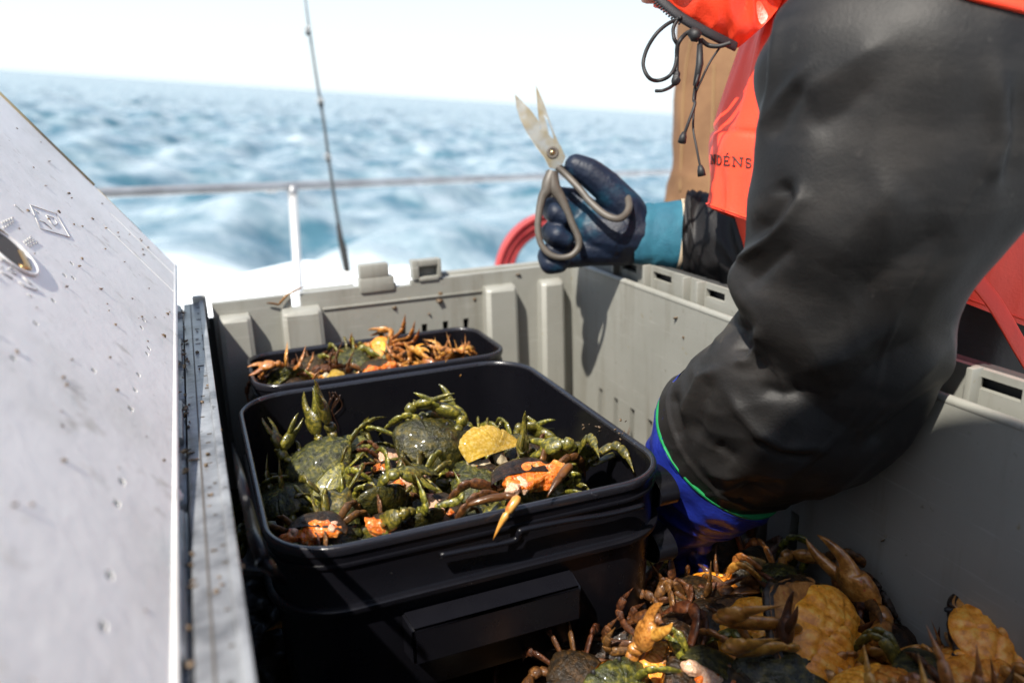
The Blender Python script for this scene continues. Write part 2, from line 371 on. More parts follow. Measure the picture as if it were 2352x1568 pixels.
# ------------------------------------------------------------------ sea
def build_sea():
    base = CAM - SEA_N * 2.15
    ex = Vector((1, 0, 0)); ex = (ex - SEA_N * ex.dot(SEA_N)).normalized(); ey = SEA_N.cross(ex)
    mid = math.atan2(AX_F.y, AX_F.x)
    ang = np.concatenate([np.linspace(-0.80, 0.80, 760), np.linspace(0.80, 2 * math.pi - 0.80, 140)[1:-1]]) + mid
    rad = np.concatenate([np.linspace(1.2, 60, 620), np.geomspace(60, 12000, 150)[1:]])
    A, Rr = np.meshgrid(ang, rad)
    X = Rr * np.cos(A); Y = Rr * np.sin(A)
    rng = np.random.RandomState(5)
    Z = np.zeros_like(X); gsp = np.maximum(Rr * 0.0026, 0.10)
    wd = 2.25
    for i in range(90):
        lam = 0.9 * (10 ** rng.rand()); k = 2 * math.pi / lam
        d = wd + rng.randn() * 0.75; ph = rng.rand() * 6.28
        amp = 0.0062 * lam ** 1.0 * (0.5 + rng.rand())
        fade = np.clip((lam / gsp - 2.5) / 3.0, 0, 1)
        th = k * (X * math.cos(d) + Y * math.sin(d)) + ph
        Z += amp * fade * (np.sin(th) + 0.30 * np.sin(2 * th + 1.57))
    n, m = X.shape
    P = np.outer(X.ravel(), ex) + np.outer(Y.ravel(), ey) + np.outer(Z.ravel(), SEA_N) + np.array(base)
    idx = np.arange(n * m).reshape(n, m)
    a = idx[:-1, :]; b = idx[1:, :]
    q = np.stack([a, np.roll(a, -1, 1), np.roll(b, -1, 1), b], -1).reshape(-1, 4)
    me = bpy.data.meshes.new('sea')
    me.vertices.add(len(P)); me.vertices.foreach_set('co', P.ravel().astype(np.float32))
    me.loops.add(q.size); me.loops.foreach_set('vertex_index', q.ravel().astype(np.int32))
    me.polygons.add(len(q)); me.polygons.foreach_set('loop_start', np.arange(0, q.size, 4, dtype=np.int32))
    me.update(calc_edges=True); me.validate()
    me.polygons.foreach_set('use_smooth', [True] * len(me.polygons))
    mt = bpy.data.materials.new('sea_water'); mt.use_nodes = True
    t = mt.node_tree; N = t.nodes; Lk = t.links; p = N['Principled BSDF']
    p.inputs['IOR'].default_value = 1.5
    geo = N.new('ShaderNodeNewGeometry')
    def nz(scale, det, st=(1, 1, 1)):
        mpn = N.new('ShaderNodeMapping'); mpn.inputs['Scale'].default_value = st; Lk.new(geo.outputs['Position'], mpn.inputs['Vector'])
        x = N.new('ShaderNodeTexNoise'); x.inputs['Scale'].default_value = scale; x.inputs['Detail'].default_value = det
        x.inputs['Roughness'].default_value = 0.62
        Lk.new(mpn.outputs['Vector'], x.inputs['Vector']); return x.outputs['Fac']
    # wake foam lies alongside the hull: distance from the boat's side, ragged by noise
    sep = N.new('ShaderNodeSeparateXYZ'); Lk.new(geo.outputs['Position'], sep.inputs[0])
    def math_(op, a, b=None, c=None):
        x = N.new('ShaderNodeMath'); x.operation = op
        for i, v in enumerate((a, b, c)):
            if v is None: continue
            if isinstance(v, (int, float)): x.inputs[i].default_value = v
            else: Lk.new(v, x.inputs[i])
        return x.outputs[0]
    dx = math_('MULTIPLY', sep.outputs['X'], 0.37); dist = math_('MULTIPLY_ADD', sep.outputs['Y'], 0.93, dx)         # out from the boat's side
    n1 = nz(0.35, 5, (1, 1, 1)); n2 = nz(1.6, 6)
    d2 = math_('MULTIPLY_ADD', n1, 5.0, dist); d3 = math_('MULTIPLY_ADD', n2, 2.0, d2)
    mr = N.new('ShaderNodeMapRange'); mr.inputs['From Min'].default_value = 14.2; mr.inputs['From Max'].default_value = 10.8
    Lk.new(d3, mr.inputs['Value'])
    # pale patches for scattered foam and, painted in, the white sky's reflection
    n3 = nz(0.8, 7, (1, 1, 1)); mr2 = N.new('ShaderNodeMapRange'); mr2.inputs['From Min'].default_value = 0.38; mr2.inputs['From Max'].default_value = 0.72
    mr2.inputs['To Max'].default_value = 0.40
    Lk.new(n3, mr2.inputs['Value'])
    foam = math_('MAXIMUM', mr.outputs[0], mr2.outputs[0])
    mx = N.new('ShaderNodeMix'); mx.data_type = 'RGBA'; mx.inputs['A'].default_value = (0.048, 0.122, 0.162, 1); mx.inputs['B'].default_value = (0.86, 0.90, 0.92, 1)
    Lk.new(foam, mx.inputs['Factor']); Lk.new(mx.outputs['Result'], p.inputs['Base Color'])
    r_ = math_('MULTIPLY_ADD', foam, 0.5, 0.16); Lk.new(r_, p.inputs['Roughness'])
    bp = N.new('ShaderNodeBump'); bp.inputs['Distance'].default_value = 0.03; bp.inputs['Strength'].default_value = 1.0
    Lk.new(nz(1.3, 5), bp.inputs['Height']); Lk.new(bp.outputs[0], p.inputs['Normal'])
    o = bpy.data.objects.new('sea', me); COL.objects.link(o); me.materials.append(mt)
    tag(o, 'choppy blue sea with a white foaming wake beside the boat', 'sea', kind='structure')
build_sea()

# ------------------------------------------------------------------ boat: deck, bulwark, rail, rod, hose
m = MB(); m.box((-2.2, -2.6, -0.62), (3.0, 1.75, -0.525), 0.0); dk = m.build('deck', M['deck'], smooth=False)
tag(dk, 'wet grey working deck of the boat under the crate', 'deck', kind='structure')
rail_a = at(150, 446, 2.45); rail_b = at(1640, 392, 5.3)
def rail_pt(t): return rail_a.lerp(rail_b, t)
rl = empty('guard_rail', (rail_a + rail_b) / 2 - Vector((0, 0, 0.6)), 'weathered steel guard rail running along the side of the boat above the wake', 'rail')
m = MB()
ext_a = rail_a + (rail_a - rail_b).normalized() * 2.0
m.tube([ext_a, rail_a, rail_b, rail_b + (rail_b - rail_a).normalized() * 1.5], 0.017, 14)
top = m.build('top_rail', M['steel'], rl)
m = MB(); j = at(622, 431, 2.98); dj = (rail_b - rail_a).normalized(); m.tube([j - dj * 0.02, j - dj * 0.018, j + dj * 0.018, j + dj * 0.02], [0.017, 0.021, 0.021, 0.017], 14)
m.build('coupling', M['steel'], rl)
def post(p, foot):
    m = MB(); q_ = p + (foot - p).normalized() * 0.012; m.tube([q_, q_.lerp(foot, 0.5), foot], [0.016, 0.017, 0.018], 14); o = m.build('post', M['post_metal'], rl)
    m = MB(); m.tube([p, p.lerp(foot, 0.001), q_.lerp(foot, 0.02), q_.lerp(foot, 0.03)], [0.019, 0.021, 0.0205, 0.017], 14); m.build('post_fitting', M['steel'], rl); return o
def rail_at_x(px):
    lo, hi = 0.0, 1.0
    for _ in range(40):
        t = (lo + hi) / 2; d = rail_pt(t) - CAM
        if 1176 + FPX * d.dot(AX_R) / d.dot(AX_F) < px: lo = t
        else: hi = t
    return rail_pt(lo)
p0 = rail_at_x(671); D0 = (p0 - CAM).dot(AX_F); p1 = at(689, 700, D0)
post(p0, p0 + (p1 - p0) * 1.9)
for t in (-0.55, 1.15):
    q = rail_pt(t); post(q, q + (p1 - p0) * 1.9)
# low toe rail that closes the deck edge
m = MB(); m.prism([(-2.2, 1.75, -0.70), (3.0, 1.75, -0.70), (3.0, 1.83, -0.70), (-2.2, 1.83, -0.70)], (0, 0, 0.15))
tag(m.build('bulwark', M['white_paint'], smooth=False), 'low white bulwark along the edge of the deck behind the crate', 'bulwark')

rod = empty('fishing_rod', at(797, 624, 2.35), 'slim dark fishing rod standing upright against the rail with a black butt grip', 'fishing rod')
ctrl = [(797, 624, 2.35), (775, 500, 2.36), (757, 380, 2.37), (742, 270, 2.38), (727, 180, 2.39), (712, 80, 2.40), (700, -10, 2.41), (682, -150, 2.43), (668, -290, 2.45)]
P = [at(*c) for c in cat_rom(ctrl, 40)]
m = MB(); m.tube(P, [lerp(0.0064, 0.0024, (i / 39) ** 0.8) for i in range(40)], 10); m.build('rod_blank', M['rod'], rod)
m = MB(); m.tube([at(798, 628, 2.35), at(796, 615, 2.35), at(788, 570, 2.355), at(782, 548, 2.355), at(777, 515, 2.357)], [0.0085, 0.0098, 0.0108, 0.0085, 0.0062], 12); m.build('grip', M['rod_grip'], rod)
for (gx, gy) in ((754, 362), (737, 235), (708, 72)):
    c = at(gx, gy, 2.375); m = MB(); m.tube([c - AX_U * 0.012, c + AX_U * 0.012], 0.0082, 8); m.build('guide_binding', M['rod'], rod)
    m = MB(); rr = 0.012; m.tube([c - AX_F * 0.02 + AX_R * (rr * math.cos(a)) + AX_U * (rr * math.sin(a) * 0.5) for a in np.linspace(0, 6.283, 13)], 0.0012, 6, caps=False); m.build('line_guide', M['steel'], rod)
h = empty('rod_holder', at(806, 700, 2.35), 'white tube rod holder under the black rod grip behind the crate', 'rod holder')
m = MB(); m.tube([at(797, 626, 2.352), at(803, 680, 2.352), at(812, 760, 2.352), at(840, 1000, 2.352)], [0.016, 0.016, 0.016, 0.016], 14); m.build('holder_tube', M['white_paint'], h)

c = at(1280, 632, 2.1)
hz = MB()
hs = empty('hose_coil', c, 'coil of red rubber hose beyond the corner of the grey crate', 'hose')
ax1 = AX_R; ax2 = AX_U; 
pts = []
for i in range(5 * 48 + 1):
    a = 2 * math.pi * i / 48; k = i / 48
    rr = 0.165 - 0.017 * (k % 3) + 0.003 * math.sin(a * 2 + k)
    pts.append(c + ax1 * rr * math.cos(a) + ax2 * rr * 1.02 * math.sin(a) + AX_F * (0.012 * k - 0.02))
hz.tube(pts, 0.0105, 10); hz.build('hose', M['hose'], hs)
m = MB(); a0 = math.radians(250)
cc = c + ax1 * 0.15 * math.cos(a0) + ax2 * 0.15 * math.sin(a0)
m.tube([cc + AX_R * 0.034 * math.cos(a) + AX_F * 0.045 * math.sin(a) for a in np.linspace(0, 6.28, 20)], 0.004, 6); m.build('tie', M['cord'], hs)

# ------------------------------------------------------------------ crate
CW, CL, CD = 0.56, 1.03, 0.515          # inside width, length, depth; rim of the inner walls at z = 0
crate = empty('storage_crate', (CW / 2, -CL / 2, -0.52), 'big grey plastic folding crate with ribbed walls and one lid half folded open', 'crate')
def panel(us, ws, thick, hole, fn):
    """wall sheet with real openings: cells of a u/w grid, fn maps (u, w, depth) to the world"""
    mb = MB(); nu, nw = len(us) - 1, len(ws) - 1
    solid = [[not hole((us[i] + us[i + 1]) / 2, (ws[k] + ws[k + 1]) / 2) for k in range(nw)] for i in range(nu)]
    ok = lambda i, k: 0 <= i < nu and 0 <= k < nw and solid[i][k]
    vid = {}; vs = []; fs = []
    def V(i, k, d):
        key = (i, k, d)
        if key not in vid: vid[key] = len(vs); vs.append(fn(us[i], ws[k], d * thick))
        return vid[key]
    for i in range(nu):
        for k in range(nw):
            if not solid[i][k]: continue
            fs.append((V(i, k, 0), V(i + 1, k, 0), V(i + 1, k + 1, 0), V(i, k + 1, 0)))
            fs.append((V(i, k, 1), V(i, k + 1, 1), V(i + 1, k + 1, 1), V(i + 1, k, 1)))
            if not ok(i - 1, k): fs.append((V(i, k, 0), V(i, k + 1, 0), V(i, k + 1, 1), V(i, k, 1)))
            if not ok(i + 1, k): fs.append((V(i + 1, k, 0), V(i + 1, k, 1), V(i + 1, k + 1, 1), V(i + 1, k + 1, 0)))
            if not ok(i, k - 1): fs.append((V(i, k, 0), V(i, k, 1), V(i + 1, k, 1), V(i + 1, k, 0)))
            if not ok(i, k + 1): fs.append((V(i, k + 1, 0), V(i + 1, k + 1, 0), V(i + 1, k + 1, 1), V(i, k + 1, 1)))
    mb.add(vs, fs); return mb
def edges(vals): return sorted(set(round(v, 5) for v in vals))
# back wall ---------------------------------------------------------
bslots = [(0.243 + 0.0335 * i, 0.009) for i in range(5)]
bh = [(x - w / 2, x + w / 2, -0.135, -0.068) for x, w in bslots] + [(0.2705, 0.2935, -0.006, 0.05), (0.118, 0.131, -0.024, 0.05)]
us = edges([0.012, CW + 0.012] + [v for h_ in bh for v in h_[:2]]); ws = edges([-CD, -0.20, 0.0] + [v for h_ in bh for v in h_[2:] if v < 0])
inh = lambda u, w: any(a < u < b and c_ < w < d for a, b, c_, d in bh)
mb = panel(us, ws, 0.014, inh, lambda u, w, d: Vector((u, d, w - 0.004 * (1 - u / CW))))
# ribs: hollow columns pushed into the crate, with a sloping shoulder at the top
for (x0, x1, dep) in ((0.018, 0.060, 0.024), (0.101, 0.156, 0.027), (0.405, 0.456, 0.024), (0.499, 0.538, 0.022)):
    zt = -0.024; b_ = 0.006
    sec = lambda z, d, g: [Vector((x0 + g, 0.004, z)), Vector((x0 + g, -d + b_, z)), Vector((x0 + g + b_, -d, z)), Vector((x1 - g - b_, -d, z)), Vector((x1 - g, -d + b_, z)), Vector((x1 - g, 0.004, z))]
    mb.rings([sec(-CD, dep + 0.006, -0.004), sec(-0.26, dep + 0.003, -0.002), sec(zt - 0.004, dep, 0.0), sec(zt, dep - 0.003, 0.001), sec(zt + 0.003, dep - 0.010, 0.002)], caps=True)
# thin moulded line under the top band
mb.box((0.16, -0.0022, -0.030), (0.404, 0.004, -0.027), 0.0008)
bw = mb.build('end_wall', M['crate'], crate, sharp=35)
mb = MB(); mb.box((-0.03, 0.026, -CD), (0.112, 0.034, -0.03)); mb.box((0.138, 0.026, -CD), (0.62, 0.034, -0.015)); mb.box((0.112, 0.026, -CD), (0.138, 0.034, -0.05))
mb.build('outer_skin', M['crate_shade'], bw, smooth=False)
# top flange of the far wall, blown white by the sun
mb = MB(); mb.box((0.0135, 0.0145, -0.03), (0.112, 0.0325, -0.008), 0.002); mb.build('flange', M['crate'], bw, sharp=35)
mb = MB(); mb.box((0.138, 0.0145, -0.03), (0.212, 0.0325, -0.002), 0.002); mb.build('flange', M['crate'], bw, sharp=35)
mb = MB(); mb.box((0.342, 0.0145, -0.03), (0.60, 0.0325, 0.003), 0.002); mb.build('flange', M['crate'], bw, sharp=35)
# two latch tabs standing on the far wall
def latch(x0, x1, zt, opening):
    m_ = MB(); y0, y1 = -0.003, 0.016
    if opening:
        m_.box((x0, y0, 0.0), (x0 + 0.010, y1, zt), 0.002); m_.box((x1 - 0.006, y0, 0.0), (x1, y1, zt), 0.002)
        m_.box((x0 + 0.0095, y0 + 0.0004, zt - 0.010), (x1 - 0.0055, y1 - 0.0004, zt - 0.0003), 0.002); m_.box((x0 + 0.0095, y0 + 0.0004, -0.003), (x1 - 0.0055, y1 - 0.0004, 0.003), 0.001)
        m_.box((x0 + 0.008, y1 - 0.005, 0.002), (x1 - 0.005, y1 - 0.002, zt - 0.008))
    else:
        m_.box((x0, y0, -0.012), (x1 + 0.006, y1, 0.010), 0.003); m_.box((x0 + 0.001, y0 + 0.0006, 0.0085), (x1 - 0.001, y1 - 0.001, zt), 0.004)
    return m_.build('latch', M['crate'], crate, sharp=35)
latch(0.216, 0.262, 0.030, False); latch(0.296, 0.341, 0.029, True)
# right wall --------------------------------------------------------
rs = [onX(1379, 883, CW), onX(1416, 903, CW), onX(1453, 930, CW), onX(1493, 955, CW)]
step = (rs[3].y - rs[0].y) / 3
ys = [rs[0].y + step * i for i in range(4)] + [onX(1755, 1178, CW).y, onX(1826, 1182, CW).y, onX(1690, 1130, CW).y]
rh = [(y - 0.0065, y + 0.0065, -0.25, -0.182) for y in ys]
us = edges([-CL, 0.02] + [v for h_ in rh for v in h_[:2]]); ws = edges([-CD, -0.25, -0.182, 0.0])
inh2 = lambda u, w: any(a < u < b and c_ < w < d for a, b, c_, d in rh)
mb = panel(us, ws, 0.012, inh2, lambda u, w, d: Vector((CW + d + 0.010 * (w / CD if w < -0.1 else 0) * 0, u, w)))
mb.tube([Vector((CW + 0.004, -CL, 0.0)), Vector((CW + 0.004, 0.0, 0.0))], 0.0048, 10)      # rounded inner lip
rw = mb.build('side_wall', M['crate'], crate, sharp=40)
mb = MB(); mb.box((CW + 0.034, -CL, -CD), (CW + 0.042, 0.03, -0.015)); mb.build('outer_skin', M['crate_shade'], rw, smooth=False)
# raised outer rail of the right wall, with clip openings
def rspan(xa, ya, xb, yb):
    return onX(xa, ya, 0.584).y, onX(xb, yb, 0.584).y
opens = []
for q in ((1430, 606, 1462, 618), (1500, 632, 1542, 648), (1622, 678, 1664, 694), (2246, 880, 2346, 918)):
    b_, a_ = rspan(*q); opens.append((a_, b_, 0.010, 0.0205))
us = edges([-CL, 0.012] + [v for h_ in opens for v in h_[:2]]); ws = edges([-0.012, 0.010, 0.0205, 0.027])
inh3 = lambda u, w: any(a < u < b and c_ < w < d for a, b, c_, d in opens)
mb = panel(us, ws, 0.006, inh3, lambda u, w, d: Vector((0.584 + d, u, w)))
rail2 = mb.build('clip_rail', M['crate'], rw, smooth=False)
mb = MB(); mb.box((0.598, -CL, -0.03), (0.612, 0.02, 0.024), 0.002); mb.box((0.5905, -CL, 0.0215), (0.6, 0.012, 0.0265), 0.0008); mb.build('outer_rail', M['crate_shade'], rw, sharp=35)
mb = MB(); mb.box((CW + 0.0121, -CL, -0.02), (0.5985, 0.012, -0.0125)); mb.build('groove_floor', M['crate'], rw, smooth=False)
mb = MB()
for (px, py) in ((1418, 604), (1580, 662), (1612, 674), (1490, 628), (2240, 878)):
    y = onX(px, py, 0.582).y; mb = MB(); mb.box((0.573, y - 0.003, -0.012), (0.5862, y + 0.003, 0.0285), 0.0012)
    mb.build('clip_web', M['crate'], rw, sharp=35)
# left wall, top cap, hinge -----------------------------------------
mb = MB(); mb.box((-0.014, -CL, -CD), (0.0, 0.012, -0.012), 0.0); lw = mb.build('side_wall', M['crate'], crate, smooth=False)
for i in range(12):
    y = -0.06 - i * 0.085; mb = MB()
mb = MB(); mb.box((-0.0236, -CL, -0.0118), (0.0015, 0.006, -0.001), 0.003); mb.box((-0.0035, -CL, -0.003), (0.0025, 0.004, 0.0022), 0.0018)
cap_ = mb.build('top_cap', M['hinge'], lw, sharp=40)
mb = MB(); rc = random.Random(5)
mb.box((-0.0152, -CL + 0.01, -0.0016), (-0.0140, 0.0, -0.0006))
for i in range(26):
    y = -0.03 - i * 0.038 + rc.uniform(-0.012, 0.012); x = rc.uniform(-0.0130, -0.0065); mb.box((x, y, -0.0014), (x + rc.uniform(0.002, 0.006), y + rc.uniform(0.0008, 0.002), -0.0005))
mb.build('dark_groove', M['slot'], cap_, smooth=False)  # thin dark bars laid on the cap for a groove and scratches
mb = MB()
segs = [(-1.03, -0.80), (-0.795, -0.62), (-0.612, -0.52), (-0.512, -0.40), (-0.392, -0.30), (-0.292, -0.18), (-0.172, -0.07), (-0.06, 0.0)]
for i, (a, b) in enumerate(segs):
    mb.box((-0.036, a, -0.020), (-0.0245, b, -0.003 - 0.002 * (i % 2)), 0.002)
    if i % 2: mb.tube([(-0.030, a + 0.01, -0.002), (-0.030, b - 0.01, -0.002)], 0.0042, 10)
mb.build('hinge', M['hinge'], lw, sharp=40)
mb = MB(); mb.box((-0.050, -CL, -0.06), (-0.0365, 0.01, -0.022)); mb.box((-0.050, -CL, -CD), (-0.0405, 0.012, -0.0602)); mb.build('outer_skin', M['crate_shade'], lw, smooth=False)
mb = MB(); mb.box((-0.012, 0.0065, -0.04), (0.006, 0.020, 0.007), 0.003); mb.build('corner_post', M['crate'], crate, sharp=40)
# near wall and floor
mb = MB(); mb.box((-0.05, -CL - 0.03, -CD), (0.612, -CL - 0.0005, -0.015), 0.002); mb.build('end_wall', M['crate'], crate, sharp=40)
mb = MB(); mb.box((-0.05, -CL - 0.03, -0.5235), (0.612, 0.034, -CD - 0.0005), 0.001); mb.build('crate_floor', M['crate'], crate, sharp=40)
# lid ----------------------------------------------------------------
LP0 = Vector((-0.03157, -1.02, -0.0151)); LP1 = Vector((-0.0245, -0.018, 0.056))
LE = (LP1 - LP0).normalized(); LD = Vector((-0.587, 0.0, 0.81)); LD = (LD - LE * LD.dot(LE)).normalized(); LN = LE.cross(LD)
if LN.dot(CAM - LP0) < 0: LN = -LN
LL = (LP1 - LP0).length
def lid_uv(px, py):
    d = ray(px, py); t = (LP1 - CAM).dot(LN) / d.dot(LN); q = CAM + d * t - LP0
    return q.dot(LE), q.dot(LD)
def lidp(u, v, h=0.0): return LP0 + LE * u + LD * v + LN * h
lid = None
def lid_build():
    global lid
    holes = []
    # slots through the sheet: (pixel, length along, height)
    hl = [(165, 605), (168, 638), (122, 690), (82, 742), (30, 822), (148, 632), (300, 938), (268, 1155), (280, 1105), (252, 1320), (237, 1437), (342, 800), (338, 812), (330, 735), (325, 752), (318, 860), (310, 895), (215, 850)]
    for (px, py) in hl:
        u, v = lid_uv(px, py); w = 0.0026 if py < 900 else 0.0030
        holes.append((u - w, u + w, v - w * 0.75, v + w * 0.75))
    # two long grooves by the far edge
    for (a, b) in (((230, 524), (398, 655)), ((247, 496), (398, 617))):
        u0, v0 = lid_uv(*a); u1, v1 = lid_uv(*b); uu = (u0 + u1) / 2
        holes.append((uu - 0.0016, uu + 0.0016, min(v0, v1), max(v0, v1)))
    us = edges([0, LL] + [x for h_ in holes for x in h_[:2]]); ws = edges([0.0, 0.36] + [x for h_ in holes for x in h_[2:]])
    hf = lambda u, w: any(a < u < b and c_ < w < d for a, b, c_, d in holes)
    mb = panel(us, ws, 0.004, hf, lambda u, w, d: lidp(u, w, -d))
    lid = mb.build('lid', M['lid'], crate, smooth=False)
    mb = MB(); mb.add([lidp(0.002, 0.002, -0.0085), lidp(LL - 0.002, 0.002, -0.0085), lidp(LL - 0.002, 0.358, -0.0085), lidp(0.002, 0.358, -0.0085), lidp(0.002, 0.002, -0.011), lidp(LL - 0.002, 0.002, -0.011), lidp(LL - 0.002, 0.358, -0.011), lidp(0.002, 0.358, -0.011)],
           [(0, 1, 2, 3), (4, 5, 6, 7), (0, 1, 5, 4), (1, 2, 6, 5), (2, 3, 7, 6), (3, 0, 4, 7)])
    mb.build('lid_backing', M['slot'], lid, smooth=False)  # dark sheet behind the openings of the lid
    # rolled bead along the hinge side, tan strip for yellowish light along the far edge
    mb = MB(); mb.tube([lidp(0.0, 0.001, -0.003), lidp(LL, 0.001, -0.003)], 0.0042, 10); mb.build('edge_bead', M['lid'], lid)
    mb = MB(); v_a = lid_uv(225, 411)[1]; v_b = lid_uv(330, 505)[1]
    mb.tube([lidp(LL + 0.001, v_a, -0.004), lidp(LL + 0.001, 0.36, -0.004)], 0.0062, 8); mb.tube([lidp(LL + 0.0005, v_b, -0.004), lidp(LL + 0.0005, v_a - 0.002, -0.004)], 0.0044, 8)
    mb.build('lit_edge_strip', M['trim'], lid)
    # round catch recess
    u, v = lid_uv(16, 572); rr = 0.026
    mb = MB(); prof = [(rr, 0.0008), (rr * 0.985, 0.0022), (rr * 0.93, 0.0022), (rr * 0.90, 0.0012), (rr * 0.78, 0.0008)]
    mb.rings([[lidp(u + r_ * math.cos(a), v + r_ * math.sin(a), h_) for a in np.linspace(0, 6.2832, 48, endpoint=False)] for r_, h_ in prof])
    ct = mb.build('catch_ring', M['lid'], lid)
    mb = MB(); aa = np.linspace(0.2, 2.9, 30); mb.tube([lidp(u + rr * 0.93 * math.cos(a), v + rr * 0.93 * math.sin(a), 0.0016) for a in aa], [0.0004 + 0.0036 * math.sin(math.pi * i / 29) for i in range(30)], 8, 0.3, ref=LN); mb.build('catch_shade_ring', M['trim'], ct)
    mb = MB(); mb.rings([[lidp(u + r_ * math.cos(a), v + r_ * math.sin(a), 0.0009) for a in np.linspace(0, 6.2832, 40, endpoint=False)] for r_ in (rr * 0.70, rr * 0.4, 0.0004)]); mb.build('catch_recess', M['slot'], ct)  # flat disc; its dark colour stands for shade inside the recess
    mb = MB(); mb.tube([lidp(u - 0.014, v - 0.014, 0.001), lidp(u - 0.004, v - 0.018, 0.0012), lidp(u + 0.014, v - 0.008, 0.001)], 0.0028, 8, 0.5, ref=LN); mb.build('catch', M['brass'], ct)
    # moulded marks: a lozenge with letters inside, letter groups and small text blocks, as on the photo
    S5 = lambda x, y: ((x / 5.6) * 0.91875, (480 + y / 5.6) * 0.91875)
    mb = MB()
    def stroke(pts, r_=0.0006, f=S5):
        r_ *= 0.72
        mb.tube([lidp(*lid_uv(*f(*p)), 0.0002) for p in pts], r_, 5)
    stroke([(420, 185), (785, 305), (975, 635), (560, 515), (420, 185)], 0.0007)
    stroke([(640, 330), (700, 420), (760, 480), (800, 440), (740, 360), (650, 330)], 0.0007); stroke([(550, 400), (620, 430), (720, 520)], 0.0007); stroke([(470, 240), (545, 310)], 0.0006)
    stroke([(0, 970), (40, 940), (170, 1040), (265, 1115), (280, 1100)], 0.0008); stroke([(0, 1120), (80, 1165), (170, 1215)], 0.0010); stroke([(105, 1095), (160, 1060), (225, 1165), (130, 1110)], 0.0008); stroke([(0, 1050), (30, 1065)], 0.0008)
    stroke([(310, 1190), (440, 1310)], 0.0009); stroke([(255, 1260), (350, 1330), (500, 1380), (515, 1355)], 0.0009); stroke([(380, 1430), (450, 1480)], 0.0006)
    for (x0, y0, x1, y1, n) in ((20, 430, 190, 350, 5), (40, 500, 200, 395, 5), (200, 180, 330, 290, 5), (330, 700, 440, 620, 4), (400, 760, 530, 690, 4), (360, 730, 480, 655, 4)):
        for i in range(n):
            xa = lerp(x0, x1, i / n); ya = lerp(y0, y1, i / n); xb = lerp(x0, x1, (i + 0.6) / n); yb = lerp(y0, y1, (i + 0.6) / n)
            stroke([(xa, ya), (xb, yb)], 0.0008); stroke([(xa, ya), (xa + 18, ya + 22)], 0.0006)
    mb.build('moulded_marks', M['mark'], lid)
lid_build()

# ------------------------------------------------------------------ black tubs
def rrect(x0, x1, y0, y1, r, n=12, yaw=0.0):
    pts = []
    for (cx_, cy_, a0) in ((x1 - r, y1 - r, 0), (x0 + r, y1 - r, 90), (x0 + r, y0 + r, 180), (x1 - r, y0 + r, 270)):
        for i in range(n + 1):
            a = R(a0 + 90 * i / n); pts.append((cx_ + r * math.cos(a), cy_ + r * math.sin(a)))
    # densify the straight sides
    out = []
    for i in range(len(pts)):
        a = Vector(pts[i]); b = Vector(pts[(i + 1) % len(pts)]); k = max(1, int((b - a).length / 0.03))
        for j_ in range(k): out.append(a.lerp(b, j_ / k))
    c_ = Vector(((x0 + x1) / 2, (y0 + y1) / 2)); ca, sa = math.cos(yaw), math.sin(yaw)
    return [Vector((c_.x + (p.x - c_.x) * ca - (p.y - c_.y) * sa, c_.y + (p.x - c_.x) * sa + (p.y - c_.y) * ca)) for p in out]
